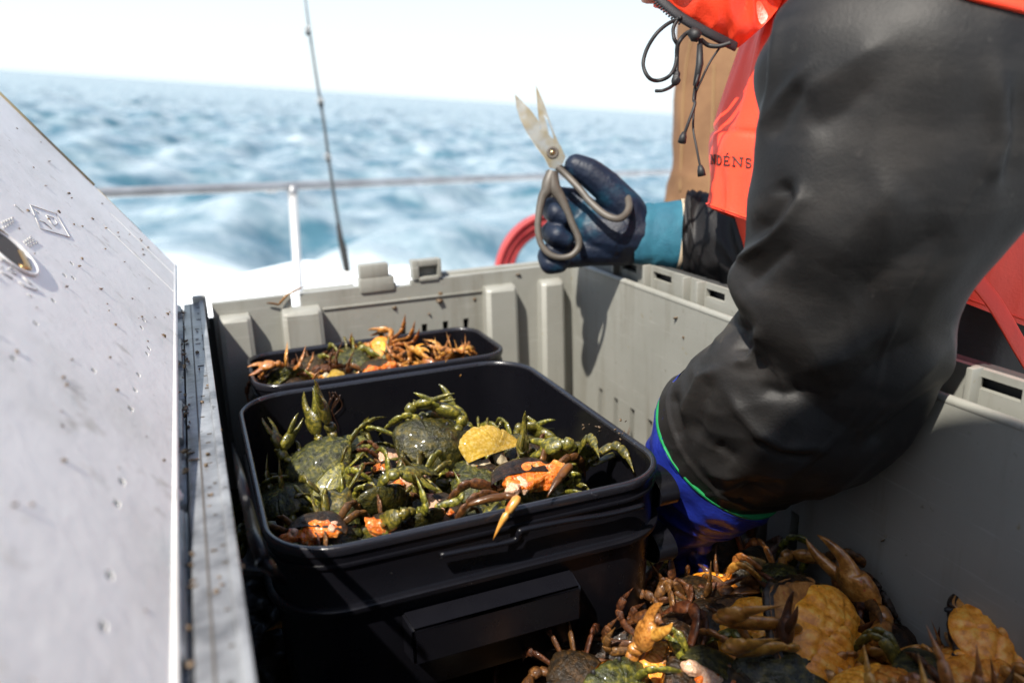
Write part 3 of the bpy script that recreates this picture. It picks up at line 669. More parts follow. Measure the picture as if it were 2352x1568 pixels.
def tub(x0, x1, y0, y1, r, zt, zb, label, tilt=(0, 0), yaw=0.0, details=True):
    root = empty('black_tub', ((x0 + x1) / 2, (y0 + y1) / 2, zb), label, 'tub', 'black tubs in the crate')
    cx_, cy_ = (x0 + x1) / 2, (y0 + y1) / 2
    def ring(ins, z):
        return [Vector((p.x, p.y, z + tilt[0] * (p.x - cx_) + tilt[1] * (p.y - cy_))) for p in rrect(x0 + ins, x1 - ins, y0 + ins, y1 - ins, max(r - ins, 0.01), 12, yaw)]
    H = zt - zb
    m_ = MB()
    prof = [(0.030, zb), (0.014, zb + 0.001), (0.011, zb + 0.010), (0.0075, zt - 0.062), (0.0035, zt - 0.0605), (0.0005, zt - 0.0600), (0.0, zt - 0.0585), (0.0, zt - 0.0555), (0.0012, zt - 0.0545),
            (0.0052, zt - 0.0540), (0.0060, zt - 0.0525), (0.0056, zt - 0.030), (0.0055, zt - 0.020), (0.0035, zt - 0.0195), (0.0030, zt - 0.0180), (0.0035, zt - 0.0165), (0.0050, zt - 0.016), (0.0046, zt - 0.009),
            (0.0030, zt - 0.008), (0.0022, zt - 0.004), (0.0024, zt - 0.0015), (0.0034, zt), (0.0066, zt), (0.0078, zt - 0.0012), (0.0082, zt - 0.004), (0.0090, zt - 0.06), (0.0135, zb + 0.006), (0.032, zb + 0.004)]
    k0 = next(i for i, q in enumerate(prof) if abs(q[1] - (zt - 0.008)) < 1e-6); k1 = next(i for i, q in enumerate(prof) if i > k0 and abs(q[1] - (zt - 0.004)) < 1e-6 and q[0] > 0.008)
    m_.rings([ring(i, z) for i, z in prof[:k0 + 1]]); m_.rings([ring(i, z) for i, z in prof[k1:]])
    rm = MB(); rm.rings([ring(i, z) for i, z in prof[k0:k1 + 1]]); rm.build('rim', M['tub_rim'], root)
    m_.add(ring(0.030, zb), [tuple(reversed(range(len(ring(0.030, zb)))))]); m_.add(ring(0.032, zb + 0.004), [tuple(range(len(ring(0.032, zb + 0.004))))])
    m_.build('tub_body', M['tub'], root, sharp=38)
    if details:
        # grip box moulded on the near face
        gx0, gx1 = onY(925, 1400, y0).x, onY(1320, 1300, y0).x
        zt2 = zt - 0.073; zl = zt2 - 0.040
        m_ = MB()
        def fz(x, z): return z + tilt[0] * (x - cx_) + tilt[1] * (y0 - cy_)
        m_.add([(gx0, y0 + 0.008, fz(gx0, zt2)), (gx1, y0 + 0.008, fz(gx1, zt2)), (gx1, y0 - 0.013, fz(gx1, zt2 - 0.006)), (gx0 + 0.004, y0 - 0.013, fz(gx0, zt2 - 0.006)), (gx0, y0 + 0.010, fz(gx0, zl)), (gx1, y0 + 0.010, fz(gx1, zl)), (gx1, y0 - 0.012, fz(gx1, zl)), (gx0 + 0.004, y0 - 0.012, fz(gx0, zl))],
                [(0, 1, 2, 3), (4, 5, 6, 7), (2, 3, 7, 6), (0, 3, 7, 4), (1, 2, 6, 5), (0, 1, 5, 4)])
        bm = bmesh.new(); 
        for v in m_.v: bm.verts.new(v)
        bm.verts.ensure_lookup_table()
        for f in m_.f: bm.faces.new([bm.verts[i] for i in f])
        bmesh.ops.bevel(bm, geom=bm.edges[:], offset=0.002, segments=2, affect='EDGES'); m_ = MB(); m_.bm(bm); m_.build('grip', M['tub'], root, sharp=50)
        # wire-like bail handle lying against the near face, hooked at its right end
        hp = [onY(1010, 1275, y0 - 0.003), onY(1100, 1257, y0 - 0.003), onY(1180, 1240, y0 - 0.004), onY(1192, 1224, y0 - 0.005), onY(1205, 1215, y0 - 0.005), onY(1300, 1196, y0 - 0.004), onY(1400, 1180, y0 - 0.003), onY(1478, 1160, y0 - 0.001)]
        m_ = MB(); m_.tube([Vector(p) for p in cat_rom([tuple(p) for p in hp], 40)], 0.0026, 8); m_.build('bail', M['tub'], root)
        # ears on the right side, lever and bracket on the left side
        for zc in (zt - 0.038, zt - 0.098):
            m_ = MB(); c_ = Vector((x1 - 0.004, y0 + 0.055, zc))
            m_.rings([[c_ + Vector((hx, 0.030 * math.cos(a), 0.017 * math.sin(a))) for a in np.linspace(0, 6.2832, 24, endpoint=False)] for hx in (-0.004, 0.014, 0.016)], caps=True)
            m_.build('ear', M['tub'], root, sharp=50)
        m_ = MB()
        lv = [onX(533, 1018, x0 - 0.007), onX(552, 1090, x0 - 0.008), onX(566, 1150, x0 - 0.009)]
        m_.tube(lv, [0.004, 0.0065, 0.005], 10, 0.5, ref=(1, 0, 0))
        m_.build('lever', M['tub'], root)
        m_ = MB(); m_.sphere(onX(562, 1175, x0 - 0.005), (0.006, 0.016, 0.011), 2); m_.build('lever_pivot', M['tub'], root)
        m_ = MB(); m_.tube([onX(566, 1150, x0 - 0.006), onX(585, 1235, x0 - 0.005), onX(605, 1290, x0 - 0.003), onY(650, 1335, y0 - 0.002)], [0.004, 0.005, 0.005, 0.003], 10); m_.build('bail', M['tub'], root)
    return root
TX0, TX1, TY0, TY1, TZ = 0.0195, 0.3830, -0.5885, -0.1965, -0.075
tub(TX0, TX1, TY0, TY1, 0.062, TZ, -0.232, 'larger black square tub in the foreground filled with cut green crabs')
tub(0.042, 0.378, -0.192, -0.0315, 0.040, -0.071, -0.235, 'smaller black tub against the far wall of the crate behind the big one', details=False)

# ------------------------------------------------------------------ crabs
def crab_outline(n=72, teeth=0.022):
    """carapace outline in a unit width crab: x across, y forward"""
    key = [(0, 0.36), (0.05, 0.365), (0.10, 0.345), (0.145, 0.345), (0.17, 0.30), (0.21, 0.335), (0.27, 0.315), (0.35, 0.255), (0.42, 0.19), (0.475, 0.12), (0.505, 0.05), (0.46, -0.07), (0.40, -0.18), (0.32, -0.29), (0.23, -0.36), (0.12, -0.385), (0, -0.39)]
    half = cat_rom(key, n // 2 + 1); out = []
    for i, (x, y) in enumerate(half):
        t = i / (n // 2)
        if 0.40 < t < 0.66:
            k = ((t - 0.40) / 0.26 * 5) % 1.0
            s_ = 1 + teeth * 2.2 * (k - 0.5); x *= s_; y *= 1 + teeth * (k - 0.5)
        out.append((x, y))
    full = out + [(-x, y) for x, y in reversed(out[1:-1])]
    return full
def carapace_mb(rng, dome=0.17, cut=None):
    ol = crab_outline(); n = len(ol); m_ = MB(); rings = []; sd = Vector((rng.random() * 50, rng.random() * 50, 0))
    for q in (0.02, 0.18, 0.34, 0.5, 0.64, 0.76, 0.86, 0.93, 0.975, 1.0):
        ring = []
        for (x, y) in ol:
            px, py = x * q, y * q - 0.0
            z = dome * (1 - q ** 2.3) ** 0.75
            g = noise.noise(Vector((px * 5.2, py * 5.2, 0)) + sd) * 0.020 + noise.noise(Vector((abs(px) * 12, py * 12, 3)) + sd) * 0.010
            groove = -0.020 * math.exp(-((abs(px) - 0.13 - 0.25 * max(py, 0)) / 0.022) ** 2) * (1 if abs(py) < 0.24 else 0.3)
            z += (g + groove) * (1 - q ** 4)
            ring.append(Vector((px, py, z)))
        rings.append(ring)
    rings.append([Vector((x * 0.985, y * 0.985, -0.022)) for x, y in ol]); rings.append([Vector((x * 0.90, y * 0.88, -0.04)) for x, y in ol])
    m_.rings(rings); m_.f.append(tuple(range(n)))
    return m_
def plate_z(x, y): return -0.036 - 0.125 * max(0.0, 1 - (x / 0.285) ** 2 - (y / 0.375) ** 2) ** 0.55
def sternum_mb(rng):
    """the breastplate: an oval dome of plates, parted by grooves"""
    m_ = MB(); rings = []; n = 64
    for q in (1.0, 0.985, 0.95, 0.9, 0.84, 0.76, 0.68, 0.6, 0.52, 0.44, 0.36, 0.28, 0.2, 0.12, 0.04):
        ring = []
        for i in range(n):
            a = 2 * math.pi * i / n; x, y = 0.285 * q * math.cos(a), 0.375 * q * math.sin(a) + 0.0
            g = math.exp(-(x / 0.009) ** 2) * 0.7
            for k in range(5):
                yy = 0.205 - 0.110 * k + 0.20 * abs(x) * (1.0 - 0.35 * k); g = max(g, math.exp(-((y - yy) / 0.013) ** 2))
            g = max(g, math.exp(-((abs(x) - 0.125) / 0.010) ** 2) * 0.8)
            sc = 1 + 0.06 * math.sin(a * 10) * (q > 0.8) * (abs(math.cos(a)) > 0.5)
            ring.append(Vector((x * sc, y, plate_z(x, y) + 0.032 * g * (q < 0.96) + 0.006 * noise.noise(Vector((x * 14, y * 14, 7))))))
        rings.append(ring)
    m_.rings(rings); m_.f.append(tuple(len(m_.v) - n + i for i in range(n)))
    return m_
def underside_mb(rng):
    """the soft underside between shell rim and breastplate"""
    ol = crab_outline(teeth=0); m_ = MB(); rings = []
    for q in (0.95, 0.88, 0.78, 0.68, 0.56, 0.42, 0.2):
        rings.append([Vector((x * q, y * q, -0.026 - 0.032 * (1 - q ** 2) + 0.010 * noise.noise(Vector((x * q * 8, y * q * 8, 5))))) for x, y in ol])
    m_.rings(rings); m_.f.append(tuple(len(m_.v) - len(ol) + i for i in range(len(ol))))
    return m_
def abdomen_mb(rng, wide):
    """the tail flap folded forward over the breastplate, narrowing in steps"""
    m_ = MB(); rings = []
    w0 = 0.17 if wide else 0.115
    for i in range(43):
        t = i / 42; y = lerp(-0.365, 0.10, t); w = w0 * (1 - t ** 1.6) ** 0.75 + 0.012
        seg_ = (t * 7) % 1.0; b = 0.020 * max(0.0, math.sin(math.pi * seg_)) ** 0.5
        rings.append([Vector((w * (0.95 + 0.05 * (b > 0.012)) * c_, y, plate_z(w * c_ * 0.6, max(-0.36, y)) - (0.006 + b) * math.sqrt(max(0.0, 1 - c_ * c_)) + 0.002)) for c_ in np.linspace(-1, 1, 11)])
    m_.rings(rings, close=False)
    return m_
def jointed(pts, rads, flat=0.7, ref=None, seg=10, bow=0.05):
    """a jointed limb as one surface: every segment swells and is pinched at its joint"""
    P_ = []; Rr = []
    for i in range(len(pts) - 1):
        a, b = Vector(pts[i]), Vector(pts[i + 1]); r0, r1 = rads[i]
        last = i == len(pts) - 2
        prof = [(0.0, 0.50), (0.05, 0.72), (0.22, 1.0), (0.6, 1.0), (0.90, 0.90), (0.97, 0.62)] if not last else [(0.0, 0.60), (0.08, 0.95), (0.3, 0.86), (0.6, 0.60), (0.85, 0.30), (1.0, 0.05)]
        for t, k in prof:
            P_.append(a.lerp(b, t) + Vector((0, 0, (a - b).length * bow * math.sin(math.pi * t)))); Rr.append(lerp(r0, r1, t) * k)
    m_ = MB(); m_.tube(P_, Rr, seg, flat, ref=ref); return m_
def dirv(az, el): return Vector((math.cos(az) * math.cos(el), math.sin(az) * math.cos(el), math.sin(el)))
def leg_mb(rng, s, i, curl):
    B0 = Vector((s * (0.262 - 0.012 * abs(i - 1)), 0.13 - 0.11 * i, -0.085)); B = Vector((s * (0.37 - 0.02 * abs(i - 1)), 0.15 - 0.13 * i, -0.095))
    az = R([34, 6, -20, -46][i] + rng.uniform(-16, 16)); e = R(lerp(6, 38, curl) + rng.uniform(-12, 12))
    L_ = [0.34, 0.37, 0.35, 0.29][i]
    p1 = B + dirv(az, e) * L_; e2 = e - R(lerp(25, 95, curl) + rng.uniform(-15, 15)); p2 = p1 + dirv(az + R(rng.uniform(-12, 12)), e2) * L_ * 0.40
    e3 = e2 - R(lerp(12, 55, curl)); p3 = p2 + dirv(az + R(rng.uniform(-14, 14)), e3) * L_ * 0.60
    e4 = e3 - R(lerp(5, 20, curl)); p4 = p3 + dirv(az + R(rng.uniform(-8, 8)), e4) * L_ * 0.72
    pts = [B, p1, p2, p3, p4]
    if s < 0: pts = [B] + [Vector((-(p.x - B.x) + B.x, p.y, p.z)) for p in pts[1:]]
    return jointed([B0] + pts, [(0.044, 0.056), (0.052, 0.074), (0.062, 0.066), (0.066, 0.056), (0.040, 0.020)], 0.46, ref=(0, 1, 0.15))
def claw_mbs(rng, s, big=1.0, raise_=0.0, open_=18):
    """arm, wrist, flattened palm with its fixed finger; the movable finger is a mesh of its own"""
    B = Vector((s * 0.27, 0.20, -0.08)); az = R(50 + rng.uniform(-14, 14)); e = R(0 + raise_ * 40)
    p1 = B + dirv(az, e) * 0.20; p2 = p1 + dirv(R(100 + rng.uniform(-18, 18)), e + R(10 + 25 * raise_)) * 0.13
    az3 = R(150 - raise_ * 70 + rng.uniform(-22, 22)); e3 = R(-2 + 62 * raise_ + rng.uniform(-8, 8))
    d3 = dirv(az3, e3); up = Vector((0, 0, 1)); sd = d3.cross(up).normalized(); up = sd.cross(d3)
    if rng.random() < 0.5 and raise_ > 0.3: up, sd = sd, -up
    fx = lambda p: Vector((-(p.x - B.x) + B.x, p.y, p.z)) if s < 0 else Vector(p)
    L_ = 0.62 * big                                   # whole hand, palm and finger
    m_ = jointed([fx(p) for p in (B, p1)] + [fx(p2), fx(p2 + d3 * 0.05)], [(0.060, 0.085), (0.088, 0.092), (0.060, 0.050)], 0.75)
    # (t along the hand, offset across, half height)
    prof = [(0.02, 0.0, 0.045), (0.08, 0.0, 0.085), (0.20, 0.004, 0.122), (0.36, 0.004, 0.132), (0.47, -0.012, 0.112), (0.54, -0.044, 0.072), (0.66, -0.062, 0.054), (0.80, -0.056, 0.040), (0.92, -0.036, 0.022), (1.0, -0.014, 0.004)]
    PP = cat_rom([tuple(fx(p2 + d3 * (t * L_) + up * (o_ * big))) + (r_ * big,) for t, o_, r_ in prof], 34)
    m_.tube([Vector(q[:3]) for q in PP], [max(q[3], 0.003) for q in PP], 14, 0.58, ref=fx(B + sd) - fx(B))
    h = p2 + d3 * (0.46 * L_) + up * (0.066 * big); o_ = R(open_)
    d4 = d3 * math.cos(o_) + up * math.sin(o_); u4 = up * math.cos(o_) - d3 * math.sin(o_)
    prof = [(-0.03, 0.0, 0.040), (0.05, 0.006, 0.058), (0.20, 0.012, 0.054), (0.36, 0.010, 0.042), (0.48, -0.006, 0.026), (0.575, -0.034, 0.004)]
    PP = cat_rom([tuple(fx(h + d4 * (t * L_) + u4 * (q_ * big))) + (r_ * big,) for t, q_, r_ in prof], 22)
    f_ = MB(); f_.tube([Vector(q[:3]) for q in PP], [max(q[3], 0.003) for q in PP], 12, 0.66, ref=fx(B + sd) - fx(B))
    return m_, f_
PARTS = {}
def me_of(mb, name, mat_, sharp=None):
    o = mb.build(name, mat_, sharp=sharp); me = o.data; bpy.data.objects.remove(o); return me
def crab_variant(k, curl, raiseL, raiseR, wide, openc):
    rng = random.Random(100 + k)
    d = {'carapace': [me_of(carapace_mb(rng, 0.15 + 0.04 * rng.random()), 'carapace', M['shell_green'])], 'breastplate': [me_of(sternum_mb(rng), 'breastplate', M['belly_yellow'])], 'underside': [me_of(underside_mb(rng), 'underside', M['limb_green'])],
         'abdomen': [me_of(abdomen_mb(rng, wide), 'abdomen', M['belly_yellow'])], 'leg': [], 'claw': []}
    for s in (1, -1):
        for i in range(4): d['leg'].append(me_of(leg_mb(rng, s, i, curl + rng.uniform(-0.2, 0.2)), 'leg', M['limb_green']))
        a, f = claw_mbs(rng, s, 1.15 if s > 0 else 0.92, raiseR if s > 0 else raiseL, openc + rng.uniform(-6, 10))
        d['claw'].append((me_of(a, 'claw', M['limb_green']), me_of(f, 'pincer', M['limb_green'])))
    ey = []
    for s in (1, -1):
        e_ = MB(); e_.tube([(s * 0.165, 0.28, -0.01), (s * 0.172, 0.335, 0.012), (s * 0.174, 0.352, 0.020)], [0.018, 0.022, 0.012], 8); ey.append(me_of(e_, 'eye', M['cord']))
    d['eye'] = ey
    return d
VARS = [crab_variant(0, 0.45, 0.1, 0.9, False, 24), crab_variant(1, 0.75, 0.15, 0.1, True, 14), crab_variant(2, 0.35, 0.0, 0.12, False, 26), crab_variant(3, 0.9, 0.7, 0.8, True, 10), crab_variant(4, 0.6, 0.1, 0.0, False, 30)]
SKINS = {'green': ('shell_green', 'belly_yellow', 'limb_green'), 'brown': ('shell_brown', 'belly_orange', 'limb_brown'), 'orange': ('shell_brown', 'belly_orange', 'limb_orange'),
         'olive': ('shell_green', 'belly_orange', 'limb_orange')}
def link_part(name, me, mt, parent):
    o = bpy.data.objects.new(name, me); COL.objects.link(o); o.parent = parent
    o.material_slots[0].link = 'OBJECT'; o.material_slots[0].material = mt
    return o
def basis(up, fwd, roll=0.0):
    z = Vector(up).normalized(); y = Vector(fwd); y = (y - z * y.dot(z)).normalized(); x = y.cross(z)
    return Matrix((x, y, z)).transposed() @ Matrix.Rotation(roll, 3, 'Z')
def crab(loc, up, fwd, width, var=0, skin='green', label=None, group=None, drop=(), noclaw=()):
    """one crab: width = carapace width in metres; drop = legs that were broken off"""
    root = empty('crab', loc, label, 'crab', group); B_ = basis(up, fwd)
    root.matrix_world = Matrix.Translation(Vector(loc)) @ B_.to_4x4() @ Matrix.Scale(width, 4)
    V = VARS[var]; sh, be, li = (M[x] for x in SKINS[skin])
    link_part('carapace', V['carapace'][0], sh, root); link_part('breastplate', V['breastplate'][0], be, root); link_part('underside', V['underside'][0], li, root); link_part('abdomen', V['abdomen'][0], be, root)
    for me in V['eye']: link_part('eye', me, M['cord'], root)
    for i, me in enumerate(V['leg']):
        if i not in drop: link_part('leg', me, li, root)
    for i, (a, f) in enumerate(V['claw']):
        if i in noclaw: continue
        c_ = link_part('claw', a, li, root); link_part('pincer', f, li, c_)
    return root
def lump(name, loc, size, mat_, parent=None, sd=0, jit=0.5, sub=3, M3=None):
    m_ = MB(); m_.sphere(loc, size, sub, M3, jit, sd); return m_.build(name, mat_, parent)
def crab_piece(loc, up, fwd, width, kind, label, group='cut pieces of crab', sd=0):
    """a crab cut in half: shell half, flesh or roe showing at the cut, a few legs"""
    root = empty('crab_piece', loc, label, 'crab piece', group); B_ = basis(up, fwd)
    root.matrix_world = Matrix.Translation(Vector(loc)) @ B_.to_4x4() @ Matrix.Scale(width, 4)
    rng = random.Random(900 + sd); V = VARS[sd % 5]
    def loc_mb(mb, nm, mt):
        o = mb.build(nm, mt); o.parent = root; return o
    if kind in ('roe', 'flesh'):
        half = carapace_mb(rng, 0.16); bm = bmesh.new()
        for v in half.v: bm.verts.new(v)
        bm.verts.ensure_lookup_table()
        for f in half.f: bm.faces.new([bm.verts[i] for i in f])
        bmesh.ops.bisect_plane(bm, geom=bm.verts[:] + bm.edges[:] + bm.faces[:], plane_co=(0, 0.02, 0), plane_no=(0.25, 1, 0), clear_outer=True)
        m_ = MB(); m_.bm(bm); loc_mb(m_, 'shell', M['shell_green'] if sd % 2 else M['shell_brown'])
        m_ = MB()
        for i in range(7):
            m_.sphere((rng.uniform(-0.34, 0.34), rng.uniform(-0.06, 0.10), rng.uniform(-0.05, 0.09)), (rng.uniform(0.13, 0.2), rng.uniform(0.09, 0.15), rng.uniform(0.08, 0.13)), 3, None, 0.5, rng.random() * 9)
        o = loc_mb(m_, 'roe' if kind == 'roe' else 'flesh', M['roe'] if kind == 'roe' else M['flesh']); remesh(o, 0.022, 2)
        m_ = MB()
        for i in range(5): m_.sphere((rng.uniform(-0.36, 0.36), rng.uniform(-0.02, 0.12), rng.uniform(0.02, 0.12)), (rng.uniform(0.05, 0.10),) * 3, 2, None, 0.6, rng.random() * 9)
        o = loc_mb(m_, 'flesh' if kind == 'roe' else 'roe', M['flesh'] if kind == 'roe' else M['roe']); remesh(o, 0.02, 1)
        for i in rng.sample(range(8), 4): link_part('leg', V['leg'][i], M['limb_brown'] if sd % 2 == 0 else M['limb_green'], root)
    elif kind == 'shell':
        half = carapace_mb(rng, 0.14); bm = bmesh.new()
        for v in half.v: bm.verts.new(v)
        bm.verts.ensure_lookup_table()
        for f in half.f: bm.faces.new([bm.verts[i] for i in f])
        bmesh.ops.bisect_plane(bm, geom=bm.verts[:] + bm.edges[:] + bm.faces[:], plane_co=(0, -0.06, 0), plane_no=(0.35, -1, 0), clear_outer=True)
        for v in bm.verts: v.co += Vector((0, 0, 0.05 * noise.noise(v.co * 5)))
        m_ = MB(); m_.bm(bm); loc_mb(m_, 'shell', M['shell_yellow'])
        m_ = MB()
        for i in range(6): m_.sphere((rng.uniform(-0.32, 0.25), rng.uniform(-0.22, 0.0), rng.uniform(-0.08, 0.0)), (0.10, 0.09, 0.07), 2, None, 0.6, rng.random() * 9)
        remesh(loc_mb(m_, 'flesh', M['shell_cream']), 0.02, 2)
    elif kind == 'legs':
        m_ = MB(); m_.sphere((0, 0, -0.04), (0.40, 0.28, 0.14), 3, None, 0.5, sd); loc_mb(m_, 'breastplate', M['limb_green'])
        for i in rng.sample(range(8), 6): link_part('leg', V['leg'][i], M['limb_green'], root)
    return root
UP = Vector((0, 0, 1)); TOCAM = Vector((-0.35, -0.89, 0.28))

# --- front tub, the pieces one can tell apart -------------------------------------------------------
ZC = -0.128
def tubpt(px, py, z): return onZ(px, py, z)
G1 = 'cut crabs in the large tub'
crab(tubpt(735, 1060, -0.113), (-0.25, -0.55, 0.8), (-0.3, 0.55, 0.75), 0.076, 0, 'green', 'green crab raising a long pale claw high at the left of the large tub', G1, drop=(0, 2, 3, 4, 7))
crab(tubpt(690, 1075, -0.128), (-0.6, -0.2, 0.7), (0.1, 0.5, 0.6), 0.071, 3, 'green', 'green crab with a dark claw upright near the left rim of the large tub', G1, drop=(1, 3, 4, 6))
crab(tubpt(985, 1020, -0.106), (-0.1, -0.75, 0.62), (0.35, 0.3, 0.75), 0.083, 4, 'green', 'big wet dark green crab heaped highest in the middle of the large tub', G1, drop=(0, 1, 2, 4, 6))
crab(tubpt(1045, 1000, -0.108), (0.35, -0.2, 0.75), (0.2, 0.85, 0.5), 0.078, 2, 'green', 'dark green crab standing tilted behind the yellow shell in the large tub', G1, drop=(0, 2, 4, 6, 7))
crab(tubpt(870, 1165, -0.120), (0.2, -0.72, -0.45), (0.7, -0.2, 0.4), 0.081, 4, 'green', 'olive crab on its back near the front rim with folded legs', G1, drop=(0, 1, 4, 5, 6))
crab(tubpt(1095, 1110, -0.126), (0.0, -0.3, 0.9), (-0.9, -0.1, 0.1), 0.073, 1, 'green', 'smooth dark mottled crab back left of the bright orange roe', G1, drop=(0, 1, 3, 4, 5))
crab(tubpt(1300, 1050, -0.108), (0.3, 0.55, 0.55), (-0.2, 0.45, 0.85), 0.078, 2, 'green', 'crab hanging its green legs over, in the right rear corner of the large tub', G1, drop=(1, 2, 3, 5))
crab(tubpt(960, 1200, -0.124), (0.1, -0.6, -0.6), (-0.8, -0.3, 0.2), 0.063, 4, 'green', 'small yellow green crab belly up against the middle of the near tub rim', G1, drop=(1, 2, 6, 7))
crab(tubpt(650, 1150, -0.140), (-0.3, -0.1, 0.9), (-0.6, -0.6, 0.1), 0.073, 1, 'green', 'dark crab in the shadow under the left rim of the large tub', G1, drop=(0, 3, 5, 6))
crab(tubpt(760, 1240, -0.126), (-0.1, -0.55, 0.75), (0.5, -0.6, 0.0), 0.068, 4, 'green', 'wet crab back shining beside the near left corner of the large tub', G1, drop=(2, 4, 6))
crab(tubpt(1215, 1040, -0.132), (0.0, -0.5, 0.8), (0.5, 0.4, 0.4), 0.068, 4, 'green', 'small crab half buried between the yellow shell and the right corner crab', G1, drop=(1, 2, 3, 5, 6))
crab_piece(tubpt(1215, 1105, -0.098), (0.05, -0.25, 0.9), (0.15, -0.9, 0.25), 0.084, 'roe', 'cut crab showing glossy bright orange roe at the near rim of the large tub', sd=2)
crab_piece(tubpt(935, 1110, -0.114), (-0.1, -0.3, 0.9), (0.1, -0.85, 0.3), 0.066, 'flesh', 'cut crab with pale pink flesh in the middle of the large tub', sd=1)
crab_piece(tubpt(1130, 1035, -0.104), (0.25, -0.7, 0.55), (0.2, 0.45, 0.8), 0.078, 'shell', 'bright yellow upturned crab shell in the middle of the large tub', sd=3)
crab_piece(tubpt(722, 1222, -0.110), (-0.2, -0.3, 0.9), (-0.3, -0.85, 0.3), 0.060, 'roe', 'small cut crab with orange roe in the near left corner of the large tub', sd=4)
crab_piece(tubpt(885, 1075, -0.116), (-0.4, -0.2, 0.9), (-0.6, -0.6, 0.2), 0.030, 'roe', 'small lump of orange roe under the highest crab in the large tub', sd=6)
crab_piece(tubpt(765, 1115, -0.116), (-0.1, -0.8, 0.5), (-0.5, 0.2, 0.6), 0.056, 'legs', 'cluster of green crab legs spread to the left in the large tub', sd=8)
crab_piece(tubpt(1290, 1075, -0.112), (0.1, -0.4, 0.85), (0.7, -0.2, 0.4), 0.050, 'legs', 'cluster of drooping green legs by the right wall of the large tub', sd=9)
rgp = random.Random(12)
for i in range(16):
    x, y = lerp(TX0 + 0.05, TX1 - 0.06, ((i * 0.618) % 1.0)), lerp(TY0 + 0.05, TY1 - 0.09, (i + 0.5) / 16)
    crab_piece((x, y, rgp.uniform(-0.132, -0.116)), (rgp.uniform(-0.5, 0.5), rgp.uniform(-0.9, -0.2), 0.7), (rgp.uniform(-0.8, 0.8), -0.6, 0.3), rgp.uniform(0.045, 0.066), ('flesh', 'legs', 'roe', 'legs')[i % 4],
               ('piece of cut crab with flesh showing among the crabs in the large tub', 'torn cluster of crab legs lying among the crabs in the large tub', 'piece of cut crab with orange roe among the crabs in the large tub', 'torn cluster of crab legs lying among the crabs in the large tub')[i % 4],
               ('small cut pieces with flesh in the large tub', 'torn leg clusters in the large tub', 'small cut pieces with roe in the large tub', 'torn leg clusters in the large tub')[i % 4], sd=30 + i)
# a broken leg lies over the near rim
lg = empty('severed_crab_limb', onY(1190, 1140, TY0 + 0.002), 'broken brown crab leg with yellow tip hanging over the near tub rim', 'broken leg')
m_ = jointed([onY(1075, 1160, TY0 + 0.012), onY(1160, 1140, TY0 + 0.006), onY(1192, 1142, TY0 - 0.002)], [(0.003, 0.0048), (0.0052, 0.0048)], 0.8)
m_.build('upper_leg', M['limb_brown'], lg)
m_ = jointed([onY(1192, 1140, TY0 - 0.003), onY(1165, 1178, TY0 - 0.0065), onY(1132, 1240, TY0 - 0.007)], [(0.0052, 0.0046), (0.0042, 0.003)], 0.8); m_.build('lower_leg', M['limb_orange'], lg)
lg2 = empty('severed_crab_limb', onY(1280, 1105, TY0 + 0.004), 'short dark crab leg sticking over the near rim beside the orange roe', 'broken leg')
m_ = jointed([onY(1310, 1070, TY0 + 0.02), onY(1285, 1098, TY0 + 0.006), onY(1256, 1142, TY0 - 0.003)], [(0.0052, 0.005), (0.005, 0.003)], 0.8); m_.build('leg_shaft', M['limb_brown'], lg2)
# the layers below, in the shade between them
rng = random.Random(31)
def fill(n, x0, x1, y0, y1, z0, z1, wmin, wmax, skins, label, group, seed):
    rg = random.Random(seed); k = max(1, int(round(math.sqrt(n * (x1 - x0) / (y1 - y0))))); rows = math.ceil(n / k); c_ = 0
    for r_ in range(rows):
        for q in range(k):
            if c_ >= n: return
            x = lerp(x0, x1, (q + 0.5 + rg.uniform(-0.4, 0.4)) / k); y = lerp(y0, y1, (r_ + 0.5 + rg.uniform(-0.4, 0.4)) / rows)
            sgn = 1 if rg.random() < 0.62 else -1
            crab((x, y, rg.uniform(z0, z1)), (rg.uniform(-0.6, 0.6), rg.uniform(-0.8, 0.3), sgn * rg.uniform(0.5, 1)), (rg.uniform(-1, 1), rg.uniform(-1, 1), rg.uniform(-0.2, 0.5)), rg.uniform(wmin, wmax), rg.choice((1, 2, 4)), rg.choice(skins), label, group,
                 drop=tuple(rg.sample(range(8), rg.randrange(3, 7))), noclaw=((), (0,), (1,), (0, 1))[rg.randrange(4)])
            c_ += 1
fill(15, TX0 + 0.055, TX1 - 0.05, TY0 + 0.05, TY1 - 0.065, -0.165, -0.146, 0.066, 0.080, ('green', 'green', 'green', 'green', 'olive'), 'small green crab wedged in the lower layer of the large tub', 'crabs in the lower layer of the large tub', 3)
# --- rear tub --------------------------------------------------------------------------------------
G2 = 'cut crabs in the small tub'
def rt(px, py, z=-0.086): return onZ(px, py, z)
crab(rt(790, 820), (0, -0.3, 0.9), (0.3, -0.9, 0), 0.050, 1, 'green', 'mossy green crab by the back wall of the small tub', G2)
crab(rt(815, 838), (-0.1, -0.5, 0.85), (0.9, 0.1, 0.3), 0.064, 2, 'green', 'shiny grey green crab back in the middle of the small tub', G2, drop=(0, 2))
crab(rt(880, 800, -0.080), (0.1, 0.5, -0.75), (-0.2, 0.3, 0.9), 0.056, 0, 'orange', 'brown crab with two legs reaching up over the back rim of the small tub', G2)
crab(rt(955, 815), (0.2, -0.6, -0.55), (0.1, 0.2, 0.9), 0.056, 3, 'orange', 'orange crab on its back, legs bent up, in the small tub', G2)
crab(rt(1040, 815), (0.1, -0.4, -0.8), (0.8, -0.1, 0.5), 0.046, 4, 'orange', 'small yellow orange crab at the right end of the small tub', G2)
crab(rt(650, 868), (-0.2, -0.7, -0.5), (-0.4, 0.3, 0.7), 0.050, 2, 'olive', 'yellow legged crab at the left end of the small tub', G2)
